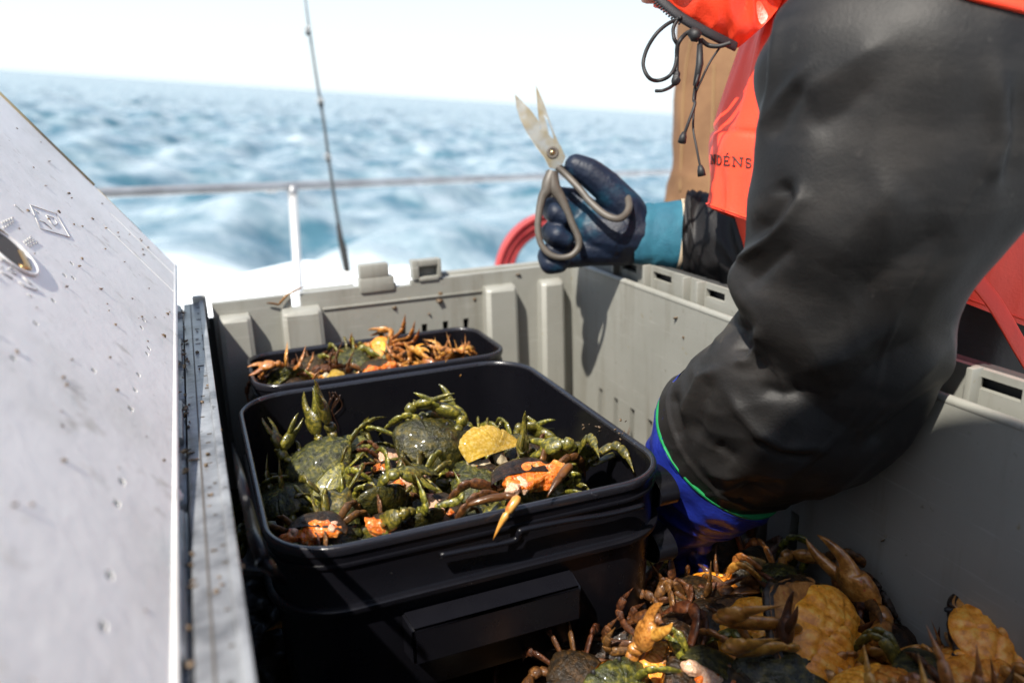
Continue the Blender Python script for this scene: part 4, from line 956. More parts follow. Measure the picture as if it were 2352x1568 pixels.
crab(rt(715, 838), (-0.1, -0.2, 0.9), (0.6, -0.5, 0.1), 0.050, 4, 'brown', 'brown crab left of the mossy green crab in the small tub', G2)
crab_piece(rt(755, 872), (-0.1, -0.5, 0.8), (0.2, -0.8, 0.2), 0.044, 'shell', 'yellow upturned shell against the near rim of the small tub', sd=13)
crab_piece(rt(870, 850), (0.0, -0.4, 0.85), (0.1, -0.85, 0.2), 0.056, 'roe', 'cut crab showing orange roe against the near rim of the small tub', sd=12)
crab_piece(rt(935, 822), (0.0, -0.4, 0.85), (0.1, -0.85, 0.2), 0.028, 'roe', 'small lump of orange roe left of the upturned crab in the small tub', sd=16)
crab_piece(rt(690, 862), (0.0, -0.4, 0.85), (0.1, -0.85, 0.2), 0.034, 'shell', 'small yellow shell scrap at the left of the small tub', sd=17)
fill(15, 0.075, 0.345, -0.165, -0.065, -0.112, -0.092, 0.046, 0.060, ('green', 'brown', 'olive', 'orange'), 'small crab wedged in the lower layer of the small tub', 'crabs in the lower layer of the small tub', 8)
# --- heap on the crate floor, right and near -------------------------------------------------------
G3 = 'live crabs heaped in the crate'
def hp(px, py, z=-0.2): return onZ(px, py, z)
crab(hp(1890, 1480, -0.205), (-0.20, 0.74, -0.60), (0.70, 0.40, 0.50), 0.142, 1, 'orange', 'large orange crab lying belly up, nearest of the heap at the lower right', G3, drop=(0, 1), noclaw=(0,))
crab(hp(2300, 1480, -0.188), (0.05, 0.45, -0.85), (-0.75, 0.4, 0.35), 0.118, 4, 'orange', 'orange crab belly up at the right edge of the heap against the crate wall', G3, noclaw=(0, 1))
crab(hp(2080, 1370, -0.215), (0.15, -0.55, 0.72), (-0.9, -0.1, 0.0), 0.085, 2, 'brown', 'dark brown crab directly behind the large orange belly up one', G3)
crab(hp(1420, 1600, -0.230), (0.1, -0.75, 0.55), (-0.1, 0.40, 0.9), 0.080, 0, 'olive', 'crab holding a grey open claw straight up under the front of the large tub', G3, noclaw=(1,))
crab(hp(1735, 1600, -0.222), (-0.2, -0.5, 0.8), (0.1, 0.45, 0.9), 0.080, 0, 'brown', 'crab raising a brown curved claw left of the large orange crab', G3, noclaw=(1,))
crab(hp(1510, 1520, -0.225), (-0.2, 0.35, -0.85), (0.7, 0.3, 0.2), 0.066, 1, 'brown', 'small crab with orange belly plates beside the upright grey claw', G3, noclaw=(0, 1))
crab(hp(1825, 1365, -0.220), (-0.1, -0.45, 0.8), (0.8, 0.3, 0.2), 0.078, 1, 'olive', 'ridged yellow brown crab in the half shade behind the large orange one', G3)
crab(hp(1945, 1270, -0.212), (0.1, -0.2, 0.95), (0.6, 0.7, 0), 0.070, 4, 'green', 'crab with a dull green back against the right crate wall in the shade', G3)
crab(hp(2150, 1570, -0.205), (0.1, -0.4, 0.85), (-0.3, -0.6, 0.2), 0.075, 1, 'green', 'mossy green crab between the two orange crabs at the bottom edge', G3)
crab(hp(1330, 1575, -0.228), (-0.2, -0.4, 0.85), (-0.6, -0.2, 0.4), 0.070, 2, 'brown', 'dark spiny crab at the bottom edge left of the upright grey claw', G3)
crab(hp(1665, 1430, -0.232), (0.1, -0.3, 0.9), (0.5, 0.6, 0.1), 0.075, 4, 'brown', 'red brown crab in the shade right of the upright grey claw', G3)
crab(hp(1560, 1400, -0.235), (-0.1, -0.2, 0.95), (-0.6, 0.6, 0.1), 0.070, 2, 'brown', 'red brown crab in the shade just behind the small orange bellied one', G3)
crab_piece(hp(1640, 1560, -0.215), (0.1, -0.5, 0.8), (-0.3, -0.8, 0.3), 0.07, 'flesh', 'cut crab with pale flesh at the bottom edge between two crabs', sd=21)
crab(hp(2200, 1420, -0.222), (0.2, -0.3, -0.85), (-0.7, 0.5, 0.2), 0.092, 4, 'orange', 'orange bellied crab lodged against the wall between the two big orange ones', G3, noclaw=(0,))
crab(hp(2225, 1540, -0.200), (0.0, -0.3, -0.9), (-0.8, 0.3, 0.3), 0.100, 4, 'orange', 'orange bellied crab at the bottom edge left of the right edge one', G3, drop=(1, 5), noclaw=(0, 1))
crab(hp(2010, 1575, -0.200), (-0.1, -0.45, -0.85), (0.8, 0.2, 0.3), 0.090, 1, 'orange', 'orange crab cut off by the bottom edge below the large orange one', G3, noclaw=(0, 1))
crab(hp(1800, 1560, -0.212), (-0.3, -0.5, 0.75), (-0.5, -0.6, 0.2), 0.085, 4, 'olive', 'dark backed crab with tan legs at the bottom edge left of the large orange one', G3)
crab(hp(1590, 1480, -0.232), (0.2, -0.4, 0.85), (0.6, -0.3, 0.2), 0.080, 2, 'brown', 'brown crab just behind the cut crab at the bottom edge', G3)
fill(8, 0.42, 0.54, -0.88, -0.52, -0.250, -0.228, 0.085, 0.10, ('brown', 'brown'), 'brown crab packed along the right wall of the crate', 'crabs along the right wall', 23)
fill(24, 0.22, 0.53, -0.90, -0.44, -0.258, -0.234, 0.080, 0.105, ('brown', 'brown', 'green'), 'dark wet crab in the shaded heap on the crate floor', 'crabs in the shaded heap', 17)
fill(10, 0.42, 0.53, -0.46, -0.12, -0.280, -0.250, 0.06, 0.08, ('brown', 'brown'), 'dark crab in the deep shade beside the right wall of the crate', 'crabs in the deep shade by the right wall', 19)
# under it all the heap goes on as one dark mass
m_ = MB(); nx, ny = 60, 100; vs = []
for j_ in range(ny + 1):
    for i in range(nx + 1):
        x = 0.003 + (CW - 0.006) * i / nx; y = -CL + 0.003 + (CL - 0.006) * j_ / ny
        z = -0.275 + 0.018 * noise.noise(Vector((x * 22, y * 22, 1))) + 0.012 * noise.noise(Vector((x * 60, y * 60, 4)))
        if 0.0 < x < 0.40 and y > -0.62: z = min(z, -0.250)
        vs.append((x, y, z))
m_.add(vs, [(j_ * (nx + 1) + i, j_ * (nx + 1) + i + 1, (j_ + 1) * (nx + 1) + i + 1, (j_ + 1) * (nx + 1) + i) for j_ in range(ny) for i in range(nx)])
tag(m_.build('crab_mass', M['shell_brown']), 'dark wet mass of crabs deep in the bottom of the crate', 'crabs', kind='stuff')

# ------------------------------------------------------------------ people
def ridged(p, sd):
    return 1.0 - 2.0 * abs(noise.noise(p + Vector((sd, sd * 0.7, sd * 1.9))))
def capsules(chains, name, mt, vox, parent=None, it=4):
    """chains of (point, radius): joined and fused into one smooth skin"""
    m_ = MB()
    for ch in chains:
        for i, (p, r_) in enumerate(ch):
            m_.sphere(p, r_, 2)
            if i:
                q, r0 = ch[i - 1]; a, b = Vector(q), Vector(p); n_ = 5
                m_.tube([a.lerp(b, t / n_) for t in range(n_ + 1)], [lerp(r0, r_, t / n_) for t in range(n_ + 1)], 14)
    o = m_.build(name, mt, parent); return remesh(o, vox, it)
S0 = lambda x, y, D, r_: (at(x, y, D), r_ * D / FPX)       # a joint with its radius in pixels of the photo

# --- the fisher: body (mostly under the clothes), then jacket, sleeves, gloves, trousers ---------------
SHL, SHR = Vector((0.62, -0.62, 0.46)), Vector((0.78, -0.28, 0.50))
HIP = Vector((0.99, -0.37, 0.15))
chin = at(1492, -2, 0.885)
head_c = chin + Vector((0.055, -0.02, 0.095))
neck = Vector((0.69, -0.43, 0.53))
body = capsules([[(neck, 0.06), (head_c + Vector((0.03, -0.02, -0.01)), 0.058)], [(head_c + Vector((0.035, -0.02, 0.03)), 0.088), (head_c + Vector((0.0, 0.0, -0.02)), 0.072)],
                 [(head_c + Vector((-0.02, 0.005, -0.055)), 0.050), (at(1490, -14, .874), 0.0135)],
                 [(head_c + Vector((-0.078, 0.02, -0.02)), 0.012), (head_c + Vector((-0.066, 0.018, 0.02)), 0.009)],
                 [(SHL, 0.07), (neck, 0.08), (SHR, 0.07)], [(neck + Vector((0.03, 0, -0.04)), 0.11), (HIP, 0.12)],
                 [(SHL, 0.06), (at(1990, 640, 0.66), 0.045), (at(1640, 1060, 0.81), 0.030)],
                 [(SHR, 0.06), (at(1790, 560, 1.03), 0.040), (at(1650, 555, 1.085), 0.028)],
                 [(HIP + Vector((0, -0.1, 0)), 0.10), (Vector((0.87, -0.48, -0.12)), 0.07), (Vector((0.89, -0.49, -0.44)), 0.05)],
                 [(HIP + Vector((0, 0.1, 0)), 0.10), (Vector((0.84, -0.24, -0.12)), 0.07), (Vector((0.87, -0.24, -0.44)), 0.05)]], 'person', M['skin'], 0.007)
tag(body, 'person in red orange and black oilskins leaning over the crate with scissors in hand', 'person')
PR = body
hb = head_c + Vector((0.035, -0.02, 0.045))
m_ = MB(); m_.sphere(hb + Vector((0.006, 0, 0.012)), (0.098, 0.094, 0.088), 3); m_.build('knit_cap', M['cord'], PR)
for s_ in (1, -1):
    m_ = MB(); m_.sphere(head_c + Vector((0.025, -0.015 + 0.083 * s_, -0.005)), (0.018, 0.008, 0.028), 2); m_.build('ear', M['skin'], PR)
    m_ = MB(); m_.sphere(head_c + Vector((-0.064, 0.012 + 0.028 * s_, 0.012)), (0.008, 0.011, 0.008), 2); m_.build('eye', M['cord'], PR)
# near sleeve
def fold_sleeve(th, v, p):
    c, s_ = math.cos(th), math.sin(th)
    w = 0.35 + 0.65 * sstep(0.35, 0.75, v)
    n1 = noise.noise(Vector((c * 1.3 + 1.1 * v, s_ * 1.3, v * 5.0 - c * 1.4)) + Vector((3, 1, 2)))
    n2 = ridged(Vector((c * 1.1, s_ * 1.1, v * 7.5 - c * 2.2)), 4.2)
    n3 = ridged(Vector((c * 2.0, s_ * 2.0, v * 16 + c * 2.0)), 9.1)
    k = 0.0045 * n1 + 0.0030 * w * (n2 - 0.4) + 0.0016 * sstep(0.55, 0.9, v) * (n3 - 0.4)
    k += 0.0022 * math.exp(-((v - 0.955) / 0.004) ** 2) + 0.0016 * sstep(0.955, 0.96, v) + 0.0016 * math.exp(-((th - 1.15 - 0.25 * v) / 0.016) ** 2)
    if s_ > -0.15: return k + 0.72 * crease(p) * sstep(-0.15, 0.1, s_)
    # one deep hollow fold running down the left side of the upper arm, as pulled cloth does
    f = math.exp(-((c + 0.70 - 0.30 * math.sin(v * 9)) / 0.10) ** 2) * (1 if s_ > 0 else 0) * sstep(0.05, 0.2, v) * (1 - sstep(0.5, 0.62, v))
    return k - 0.010 * f
def pix(p):
    d = p - CAM; f = d.dot(AX_F); return 1176 + FPX * d.dot(AX_R) / f, 784 - FPX * d.dot(AX_U) / f
CREASES = [  # where the cloth folds: line on the sleeve, half width, height (metres, negative = hollow)
    ([(1800, 5), (1776, 90), (1762, 200), (1757, 330)], 15, 0.0060), ([(1772, 20), (1746, 120), (1738, 240)], 15, -0.0075), ([(1867, 143), (1793, 223), (1750, 303), (1738, 400)], 15, 0.0050), ([(1850, 190), (1800, 260), (1768, 330)], 18, -0.0050),
    ([(1838, 425), (1842, 462), (1814, 510), (1756, 563), (1703, 602), (1668, 640)], 14, 0.0085), ([(1788, 415), (1806, 452), (1772, 505), (1730, 545)], 26, -0.0110), ([(1830, 560), (1770, 610), (1715, 660)], 22, -0.0060),
    ([(2050, 90), (1912, 175), (1832, 222)], 42, 0.0060), ([(2010, 180), (1930, 250), (1850, 300)], 36, -0.0050), ([(2292, 150), (2300, 330), (2268, 420)], 28, 0.0075), ([(2340, 180), (2330, 330), (2310, 430)], 22, -0.0070), ([(2090, 420), (1990, 500), (1900, 620)], 60, 0.0060), ([(2190, 520), (2060, 600), (1960, 700)], 46, -0.0060),
    ([(1750, 752), (1744, 795), (1722, 828), (1690, 836)], 12, 0.0080), ([(1706, 730), (1700, 776), (1712, 805)], 18, -0.0110), ([(1661, 848), (1614, 872), (1586, 926), (1563, 980)], 12, 0.0070), ([(1552, 905), (1559, 950), (1566, 1010)], 13, -0.0080), ([(1640, 870), (1612, 930), (1600, 1010)], 16, -0.0060),
    ([(1672, 900), (1708, 959), (1740, 1000), (1800, 1028), (1896, 1026)], 14, 0.0070), ([(1740, 885), (1790, 905), (1850, 900)], 20, -0.0080), ([(1726, 1008), (1783, 1044), (1872, 1046)], 13, -0.0070), ([(1606, 1052), (1642, 1084), (1700, 1096)], 14, 0.0055), ([(1640, 1020), (1690, 1060)], 16, -0.0060), ([(1708, 1114), (1802, 1112)], 12, -0.0050),
    ([(2180, 790), (2036, 926), (1940, 1001)], 22, 0.0060), ([(2196, 870), (2083, 952), (1966, 1024)], 15, -0.0065), ([(2120, 760), (2010, 850), (1900, 930)], 26, -0.0060), ([(2060, 740), (1950, 820), (1830, 860)], 26, 0.0050)]
def crease(p):
    x, y = pix(p); q = Vector((x, y)); k = 0.0
    for ln, w, a in CREASES:
        best = 1e9; bt = 0
        for i in range(len(ln) - 1):
            a0 = Vector(ln[i]); ab = Vector(ln[i + 1]) - a0; t = max(0, min(1, (q - a0).dot(ab) / ab.length_squared)); d = (q - a0 - ab * t).length
            if d < best: best = d; bt = (i + t) / (len(ln) - 1)
        if best < 3 * w: k += a * math.exp(-(best / w) ** 1.5) * min(1.0, 0.25 + 4 * min(bt, 1 - bt))
    return k
SL = [(1985, -330, .62, 2640, -250, .585, .70), (1868, -80, .61, 2600, 60, .57, .70), (1728, 132, .60, 2560, 260, .565, .68), (1746, 300, .60, 2420, 440, .57, .64),
      (1722, 462, .61, 2300, 568, .59, .64), (1714, 585, .63, 2204, 690, .615, .64), (1677, 652, .65, 2182, 840, .65, .64), (1698, 712, .68, 2100, 982, .68, .66),
      (1640, 792, .71, 2000, 1072, .71, .76), (1590, 842, .75, 1885, 1106, .75, .80), (1530, 894, .80, 1796, 1140, .79, .82)]
m_, C_, rings_ = loft(SL, 260, 220, fold_sleeve, inner=0.05)
m_.build('sleeve', M['rubber'], PR)
# orange shoulder yoke lying over the top of that sleeve
def yoke_edge(x): return float(np.interp(x, (1850, 2000, 2120, 2212, 2352, 2500, 2700), (-190, -95, -40, 0, 34, 70, 120)))
n_ = len(rings_[0]); tk = []
for k in range(n_):
    t = 150.0
    for i in range(len(rings_) - 1):
        (x0, y0), (x1, y1) = pix(rings_[i][k]), pix(rings_[i + 1][k]); a, b = y0 - yoke_edge(x0), y1 - yoke_edge(x1)
        if b >= 0: t = i + (0 if a >= 0 else -a / (b - a)); break
    tk.append(max(4.0, min(t, 110.0)))
tk = np.array(tk)
for _ in range(3): tk = (np.roll(tk, 1) + tk + np.roll(tk, -1)) / 3
def sl_pt(t, k, lift):
    i = min(int(t), len(rings_) - 2); p = rings_[i][k].lerp(rings_[i + 1][k], t - i); c = C_[i].lerp(C_[i + 1], t - i); return p + (p - c).normalized() * lift
yr = [[sl_pt(tk[k] * j / 40, k, 0.0036) for k in range(n_)] for j in range(41)] + [[sl_pt(tk[k] - 0.05, k, 0.0005) for k in range(n_)]]
m_ = MB(); m_.rings(yr); m_.build('jacket_yoke', M['orange'], PR)
# torso of the jacket, hanging down in front
def fold_torso(th, v, p):
    c, s_ = math.cos(th), math.sin(th)
    n1 = ridged(Vector((c * 4.5 + 0.6 * v, s_ * 4.5, v * 1.6)), 2.3)
    n2 = noise.noise(Vector((c * 2, s_ * 2, v * 4)))
    seam = -0.004 * math.exp(-((v - 0.66) / 0.008) ** 2)
    left = math.exp(-((th - 3.0) / 0.55) ** 2)
    return 0.006 * n1 * sstep(0.1, 0.4, v) + 0.006 * n2 + seam * (1 if True else 0) - 0.012 * left * math.exp(-((th - 2.75) / 0.16) ** 2) * sstep(0.15, 0.35, v) * (1 - sstep(0.62, 0.75, v))
TS = [(1960, -420, .88, 2480, -420, .74, .42), (1850, -200, .90, 2560, -250, .74, .42), (1768, -20, .93, 2640, -50, .76, .40), (1716, 90, .95, 2680, 150, .78, .36), (1672, 230, .97, 2690, 330, .80, .34),
      (1640, 340, .98, 2660, 520, .82, .33), (1632, 430, .98, 2600, 700, .83, .32), (1632, 478, .98, 2560, 834, .84, .31)]
m_, C_, rings_ = loft(TS, 110, 140, fold_torso, power=2.3, inner=0.02)
jacket = m_.build('jacket', M['orange'], PR)
bvh = BVHTree.FromPolygons([Vector(v) for v in m_.v], m_.f)
def on_jacket(px, py, lift=0.0006):
    d = ray(px, py).normalized(); hit = bvh.ray_cast(CAM, d)
    return (hit[0] + hit[1].normalized() * (lift if hit[1].dot(d) < 0 else -lift)) if hit[0] is not None else None
# hem stitching and the printed letters, of which the photo shows the last ones
LET = {'U': [[(0, 0), (0, .8), (.25, 1), (.55, 1), (.8, .8), (.8, 0)], [(-.15, 0), (.18, 0)], [(.62, 0), (.95, 0)]],
       'N': [[(0, 1), (0, 0), (.8, 1), (.8, 0)], [(-.16, 1), (.18, 1)], [(.62, 0), (.98, 0)], [(-.16, 0), (.0, 0)]],
       'D': [[(0, 0), (0, 1), (.45, 1), (.75, .72), (.75, .28), (.45, 0), (-.14, 0)], [(-.14, 1), (.1, 1)]],
       'E': [[(.72, .22), (.72, 0), (-.14, 0)], [(0, 0), (0, 1)], [(-.14, 1), (.75, 1), (.75, .78)], [(0, .5), (.5, .5)], [(.5, .36), (.5, .64)], [(.3, -.2), (.55, -.42)]],
       'S': [[(.75, .25), (.7, 0), (.15, 0), (0, .22), (.12, .45), (.65, .55), (.78, .78), (.62, 1), (.08, 1), (0, .72)]]}
m_ = MB()
for ch, x0, w in (('N', 1635, 9), ('D', 1649, 11), ('E', 1665, 14), ('N', 1686, 22), ('S', 1714, 14)):
    for st in LET[ch]:
        pts = []
        for i in range(len(st) - 1):
            for t in np.linspace(0, 1, 5)[(0 if i == 0 else 1):]:
                lx = lerp(st[i][0], st[i + 1][0], t); ly = lerp(st[i][1], st[i + 1][1], t)
                X_ = x0 + lx * w; q = on_jacket(X_, 356 + ly * 20 + (X_ - 1634) * 0.10)
                if q is not None: pts.append(q)
        if len(pts) > 1: m_.tube(pts, 0.0009, 5)
lt = m_.build('printed_letters', M['print'], jacket)
hem = [p + (p - C_[-2]).normalized() * 0.0012 for p in rings_[-4]]; m_ = MB(); m_.tube(hem + [hem[0]], 0.0011, 6, caps=False); m_.build('hem_seam', M['orange'], jacket)
# second layer below the hem (bib), seen as a narrow strip by the sleeve and at the right
m_, _, _ = loft([(1668, 380, .985, 2240, 560, .90, .30), (1680, 470, .985, 2200, 640, .90, .30), (1694, 520, .985, 2140, 690, .90, .28), (1712, 580, .985, 2050, 720, .90, .24), (1730, 660, .985, 1990, 740, .90, .18)], 40, 60, None, inner=0.02)
m_.build('bib', M['orange'], PR)
# strap hanging at the hip
pts = cat_rom([tuple(at(*q)) for q in ((2240, 640, .762), (2280, 690, .760), (2312, 742, .758), (2345, 800, .757), (2400, 890, .757))], 30)
m_ = MB(); m_.tube([Vector(p) for p in pts], [0.0080] * 30, 12, 0.14, ref=AX_F); m_.build('strap', M['orange'], PR)
# hood and collar
HD = [((1501, 6, .880), (1530, -280, .86)), ((1560, 36, .882), (1630, -230, .855)), ((1620, 70, .884), (1715, -150, .86)), ((1660, 92, .888), (1755, -50, .875)), ((1690, 108, .896), (1790, 0, .885))]
m_, _, _ = loft([(a[0], a[1], a[2], b[0], b[1], b[2], .42) for a, b in HD], 60, 64, lambda th, v, p: 0.005 * ridged(Vector((math.cos(th) * 2 + v * 2, math.sin(th) * 2, v * 3)), 5.5), inner=0.06)
hood = m_.build('hood', M['orange'], PR)
zl = [tuple(at(*q)) for q in ((1508, -8, .868), (1556, 34, .866), (1608, 66, .868), (1650, 88, .872), (1690, 108, .882))]
zc = [Vector(p) for p in cat_rom(zl, 40)]
m_ = MB(); m_.tube(zc, [0.0055] * 40, 10, 0.5, ref=AX_F); zp = m_.build('zip', M['zip'], PR)
for i in range(11):
    p = zc[2 + i]; t = (zc[3 + i] - zc[1 + i]).normalized(); n_ = AX_F.cross(t).normalized()
    if n_.dot(AX_U) > 0: n_ = -n_
    m_ = MB(); q = p + n_ * 0.0058; m_.tube([p + n_ * 0.003, q + n_ * 0.0022], 0.0012, 6); m_.build('zip_tooth', M['zip'], zp)
# drawcords
def cr(x, y): return ((1560 + x / 5.6) * 0.91875, (y / 5.6) * 0.91875)
def cord(pts, r_, D=0.862, n=60, nm='drawcord'):
    Q = [Vector(p) for p in cat_rom([tuple(at(*q, D + 0.004 * math.sin(i * 1.7))) for i, q in enumerate(pts)], n)]
    m_ = MB(); m_.tube(Q, r_, 8); return m_.build(nm, M['cord'], PR)
cord([cr(*q) for q in ((800, 250), (740, 275), (600, 345), (450, 480), (325, 680), (270, 870), (292, 1000), (360, 1100), (450, 1132), (560, 1110), (650, 1050), (712, 940), (738, 800), (748, 640), (700, 540), (690, 400), (740, 290))], 0.0021, n=90)
cord([cr(*q) for q in ((735, 1000), (740, 820), (748, 650), (790, 560), (860, 480), (950, 430))], 0.0024)
cord([cr(*q) for q in ((730, 1120), (690, 1190), (620, 1240), (530, 1272), (445, 1275))], 0.0019)
m_ = MB(); c = at(*cr(725, 1130), 0.860); m_.sphere(c, (0.0052, 0.005, 0.0058), 2, None, 0.4, 3); m_.sphere(c + AX_U * 0.006 + AX_R * 0.001, (0.004, 0.004, 0.005), 2, None, 0.3, 5); remesh(m_.build('cord_knot', M['cord'], PR), 0.0012, 2)
m_ = MB(); m_.tube([at(*cr(930, 440), 0.862), at(*cr(1000, 500), 0.860), at(*cr(1060, 530), 0.860)], [0.005, 0.0075, 0.0055], 10); m_.build('cord_lock', M['cord'], PR)
a_end, b_end = (1569, 316), (1610, 392)
cord([cr(1060, 540), cr(1062, 760), cr(1048, 1000), cr(1012, 1150), cr(990, 1250), cr(975, 1400), (1596, 240), (1582, 280), a_end], 0.0017, 0.864)
cord([cr(1340, 670), cr(1200, 880), cr(1085, 1120), cr(1030, 1240), cr(1000, 1350), (1592, 290), (1600, 340), b_end], 0.0013, 0.868)
cord([cr(1080, 560), cr(1180, 635), cr(1330, 650), cr(1490, 605)], 0.0026, 0.866)
m_ = MB(); m_.tube([at(*cr(1062, 620), 0.863), at(*cr(1060, 900), 0.863), at(*cr(1000, 1200), 0.864)], [0.003, 0.0042, 0.003], 8); m_.build('drawcord', M['cord'], PR)
for (ex, ey, dx) in ((1569, 316, -3), (1610, 392, 2)):
    m_ = MB(); m_.tube([at(ex - dx, ey - 12, .864), at(ex, ey - 2, .864), at(ex + dx, ey + 12, .864)], [0.0024, 0.0040, 0.0046], 10); m_.build('cord_end', M['cord'], PR)
# trousers and boots
tr = capsules([[(HIP + Vector((0.0, -0.09, 0.0)), 0.125), (Vector((0.905, -0.475, 0.02)), 0.105), (Vector((0.865, -0.485, -0.14)), 0.088), (Vector((0.89, -0.49, -0.40)), 0.082)],
               [(HIP + Vector((0.0, 0.09, 0.0)), 0.125), (Vector((0.86, -0.25, 0.02)), 0.105), (Vector((0.84, -0.24, -0.14)), 0.088), (Vector((0.87, -0.24, -0.40)), 0.082)],
               [(HIP + Vector((0.0, -0.09, 0.06)), 0.12), (HIP + Vector((0.0, 0.09, 0.06)), 0.12)]], 'trousers', M['trousers'], 0.010, PR)
for (x, y) in ((0.89, -0.49), (0.87, -0.24)):
    capsules([[(Vector((x, y, -0.30)), 0.066), (Vector((x + 0.005, y, -0.475)), 0.054)], [(Vector((x + 0.02, y, -0.488)), 0.036), (Vector((x - 0.08, y, -0.486)), 0.042), (Vector((x - 0.15, y, -0.494)), 0.030)]], 'boot', M['boot'], 0.007, PR)
# blue glove of the near hand, reaching down beside the tub
m_, _, _ = loft([(1562, 872, .775, 1790, 1088, .765, .80), (1528, 910, .806, 1790, 1138, .797, .83), (1504, 975, .825, 1765, 1170, .815, .88), (1490, 1040, .842, 1722, 1190, .832, .88), (1480, 1110, .858, 1690, 1205, .848, .84), (1476, 1180, .872, 1640, 1228, .862, .78), (1482, 1236, .884, 1580, 1246, .876, .6)], 80, 64,
                lambda th, v, p: 0.0050 * ridged(Vector((math.cos(th) * 1.5, math.sin(th) * 1.5, v * 7)), 7.0))
m_.build('glove_gauntlet', M['glove_blue'], PR)
m_, _, _ = loft([(1529, 905, .803, 1794, 1137, .795, .84), (1523, 920, .809, 1790, 1147, .800, .86), (1516, 938, .814, 1783, 1156, .805, .875)], 14, 64, lambda th, v, p: 0.0020 + 0.0020 * math.sin(math.pi * v)); m_.build('cuff_binding', M['glove_green'], PR)
S1 = lambda x, y, D, r_: (at(x, y, D), r_)
capsules([[S1(1545, 1165, .865, .034), S1(1535, 1215, .880, .034)], [S1(1530, 1175, .872, .028), S1(1560, 1205, .868, .030), S1(1530, 1240, .885, .024)],
          [S1(1505, 1215, .893, .015), S1(1500, 1265, .905, .0135), S1(1512, 1300, .905, .012), S1(1528, 1315, .895, .010)],
          [S1(1528, 1230, .888, .0155), S1(1530, 1285, .900, .014), S1(1542, 1322, .898, .0125), S1(1556, 1332, .886, .0105)],
          [S1(1552, 1230, .880, .015), S1(1562, 1284, .888, .0135), S1(1574, 1318, .886, .012), S1(1584, 1328, .875, .010)],
          [S1(1574, 1218, .872, .0135), S1(1592, 1262, .876, .012), S1(1604, 1290, .872, .0105), S1(1612, 1298, .864, .009)],
          [S1(1560, 1170, .855, .018), S1(1600, 1205, .846, .0155), S1(1612, 1250, .848, .012)]], 'glove', M['glove_blue'], 0.0026, PR, 5)
# far sleeve, teal cuff and navy glove
m_, _, _ = loft([(1900, 120, .96, 2060, 560, .90, .6), (1800, 330, 1.00, 1900, 690, .96, .62), (1715, 440, 1.05, 1770, 700, 1.02, .64), (1640, 450, 1.08, 1680, 662, 1.06, .66), (1608, 446, 1.095, 1616, 640, 1.085, .70), (1584, 446, 1.103, 1574, 628, 1.093, .72)], 80, 72,
                lambda th, v, p: 0.006 * ridged(Vector((math.cos(th) * 1.2, math.sin(th) * 1.2, v * 8)), 1.0) * (0.5 + 0.5 * v), inner=0.06)
m_.build('sleeve', M['rubber_far'], PR)
m_, _, _ = loft([(1600, 468, 1.11, 1592, 622, 1.10, .66), (1566, 462, 1.115, 1556, 618, 1.105, .66), (1520, 466, 1.115, 1508, 612, 1.105, .66), (1494, 470, 1.115, 1482, 604, 1.105, .64), (1470, 470, 1.118, 1458, 606, 1.108, .60)], 50, 56,
                lambda th, v, p: 0.0022 * math.exp(-((v - 0.80) / 0.09) ** 2) + 0.0012 * noise.noise(Vector((math.cos(th) * 3, math.sin(th) * 3, v * 8))))
m_.build('glove_cuff', M['glove_teal'], PR)
m_, _, _ = loft([(1569, 458, 1.115, 1559, 622, 1.105, .69), (1565, 458, 1.115, 1555, 622, 1.105, .69), (1561, 459, 1.115, 1551, 621, 1.105, .68)], 6, 56, None); m_.build('cuff_hem', M['glove_hem'], PR)
HD_ = 1.118
capsules([[S0(1478, 540, HD_, 60), S0(1420, 540, HD_, 63), S0(1362, 532, HD_ + .004, 56)], [S0(1440, 575, HD_, 36), S0(1340, 575, HD_, 36)], [S0(1430, 500, HD_, 40), S0(1350, 492, HD_ + .008, 34)],
          [S0(1462, 525, 1.110, 46), S0(1438, 478, 1.104, 42), S0(1392, 428, 1.098, 37), S0(1355, 398, 1.096, 34), S0(1324, 382, 1.096, 29)],
          [S0(1358, 490, 1.130, 30), S0(1322, 458, 1.134, 26), S0(1280, 452, 1.132, 24), S0(1256, 470, 1.124, 22)],
          [S0(1352, 515, 1.126, 30), S0(1306, 492, 1.124, 28), S0(1266, 480, 1.106, 26), S0(1278, 490, 1.092, 25), S0(1296, 500, 1.090, 20)],
          [S0(1350, 552, 1.124, 30), S0(1302, 546, 1.122, 28), S0(1266, 534, 1.104, 26), S0(1280, 541, 1.090, 25), S0(1300, 552, 1.090, 20)],
          [S0(1350, 578, 1.120, 34), S0(1300, 586, 1.116, 31), S0(1262, 588, 1.108, 29), S0(1264, 606, 1.100, 25), S0(1284, 606, 1.098, 22)]], 'glove', M['glove_navy'], 0.0022, PR, 3)
# scissors held in that hand: a thing of its own
SX = empty('scissors', at(1268, 350, 1.084), 'open steel scissors with grey handles held up in the navy gloved hand', 'scissors')
def c5(x, y): return ((1180 + x / 2.704) * 0.91875, (180 + y / 2.704) * 0.91875)
def plate(pts, D, th, name, mt, bev=0.0006):
    m_ = MB(); m_.prism([at(*c5(*p), D) for p in pts], AX_F * th); return m_.build(name, mt, SX, sharp=30)
plate([(290, 152), (335, 195), (400, 262), (460, 345), (458, 385), (500, 425), (560, 455), (600, 500), (632, 575), (615, 620), (560, 655), (522, 645), (490, 580), (430, 500), (370, 410), (325, 320), (300, 240)], 1.0825, 0.0022, 'blade', M['blade'])
plate([(500, 668), (572, 676), (590, 750), (612, 830), (634, 890), (600, 858), (556, 842), (506, 850), (476, 890), (448, 930), (456, 850), (474, 770)], 1.0800, 0.0055, 'handle_neck', M['handle'])
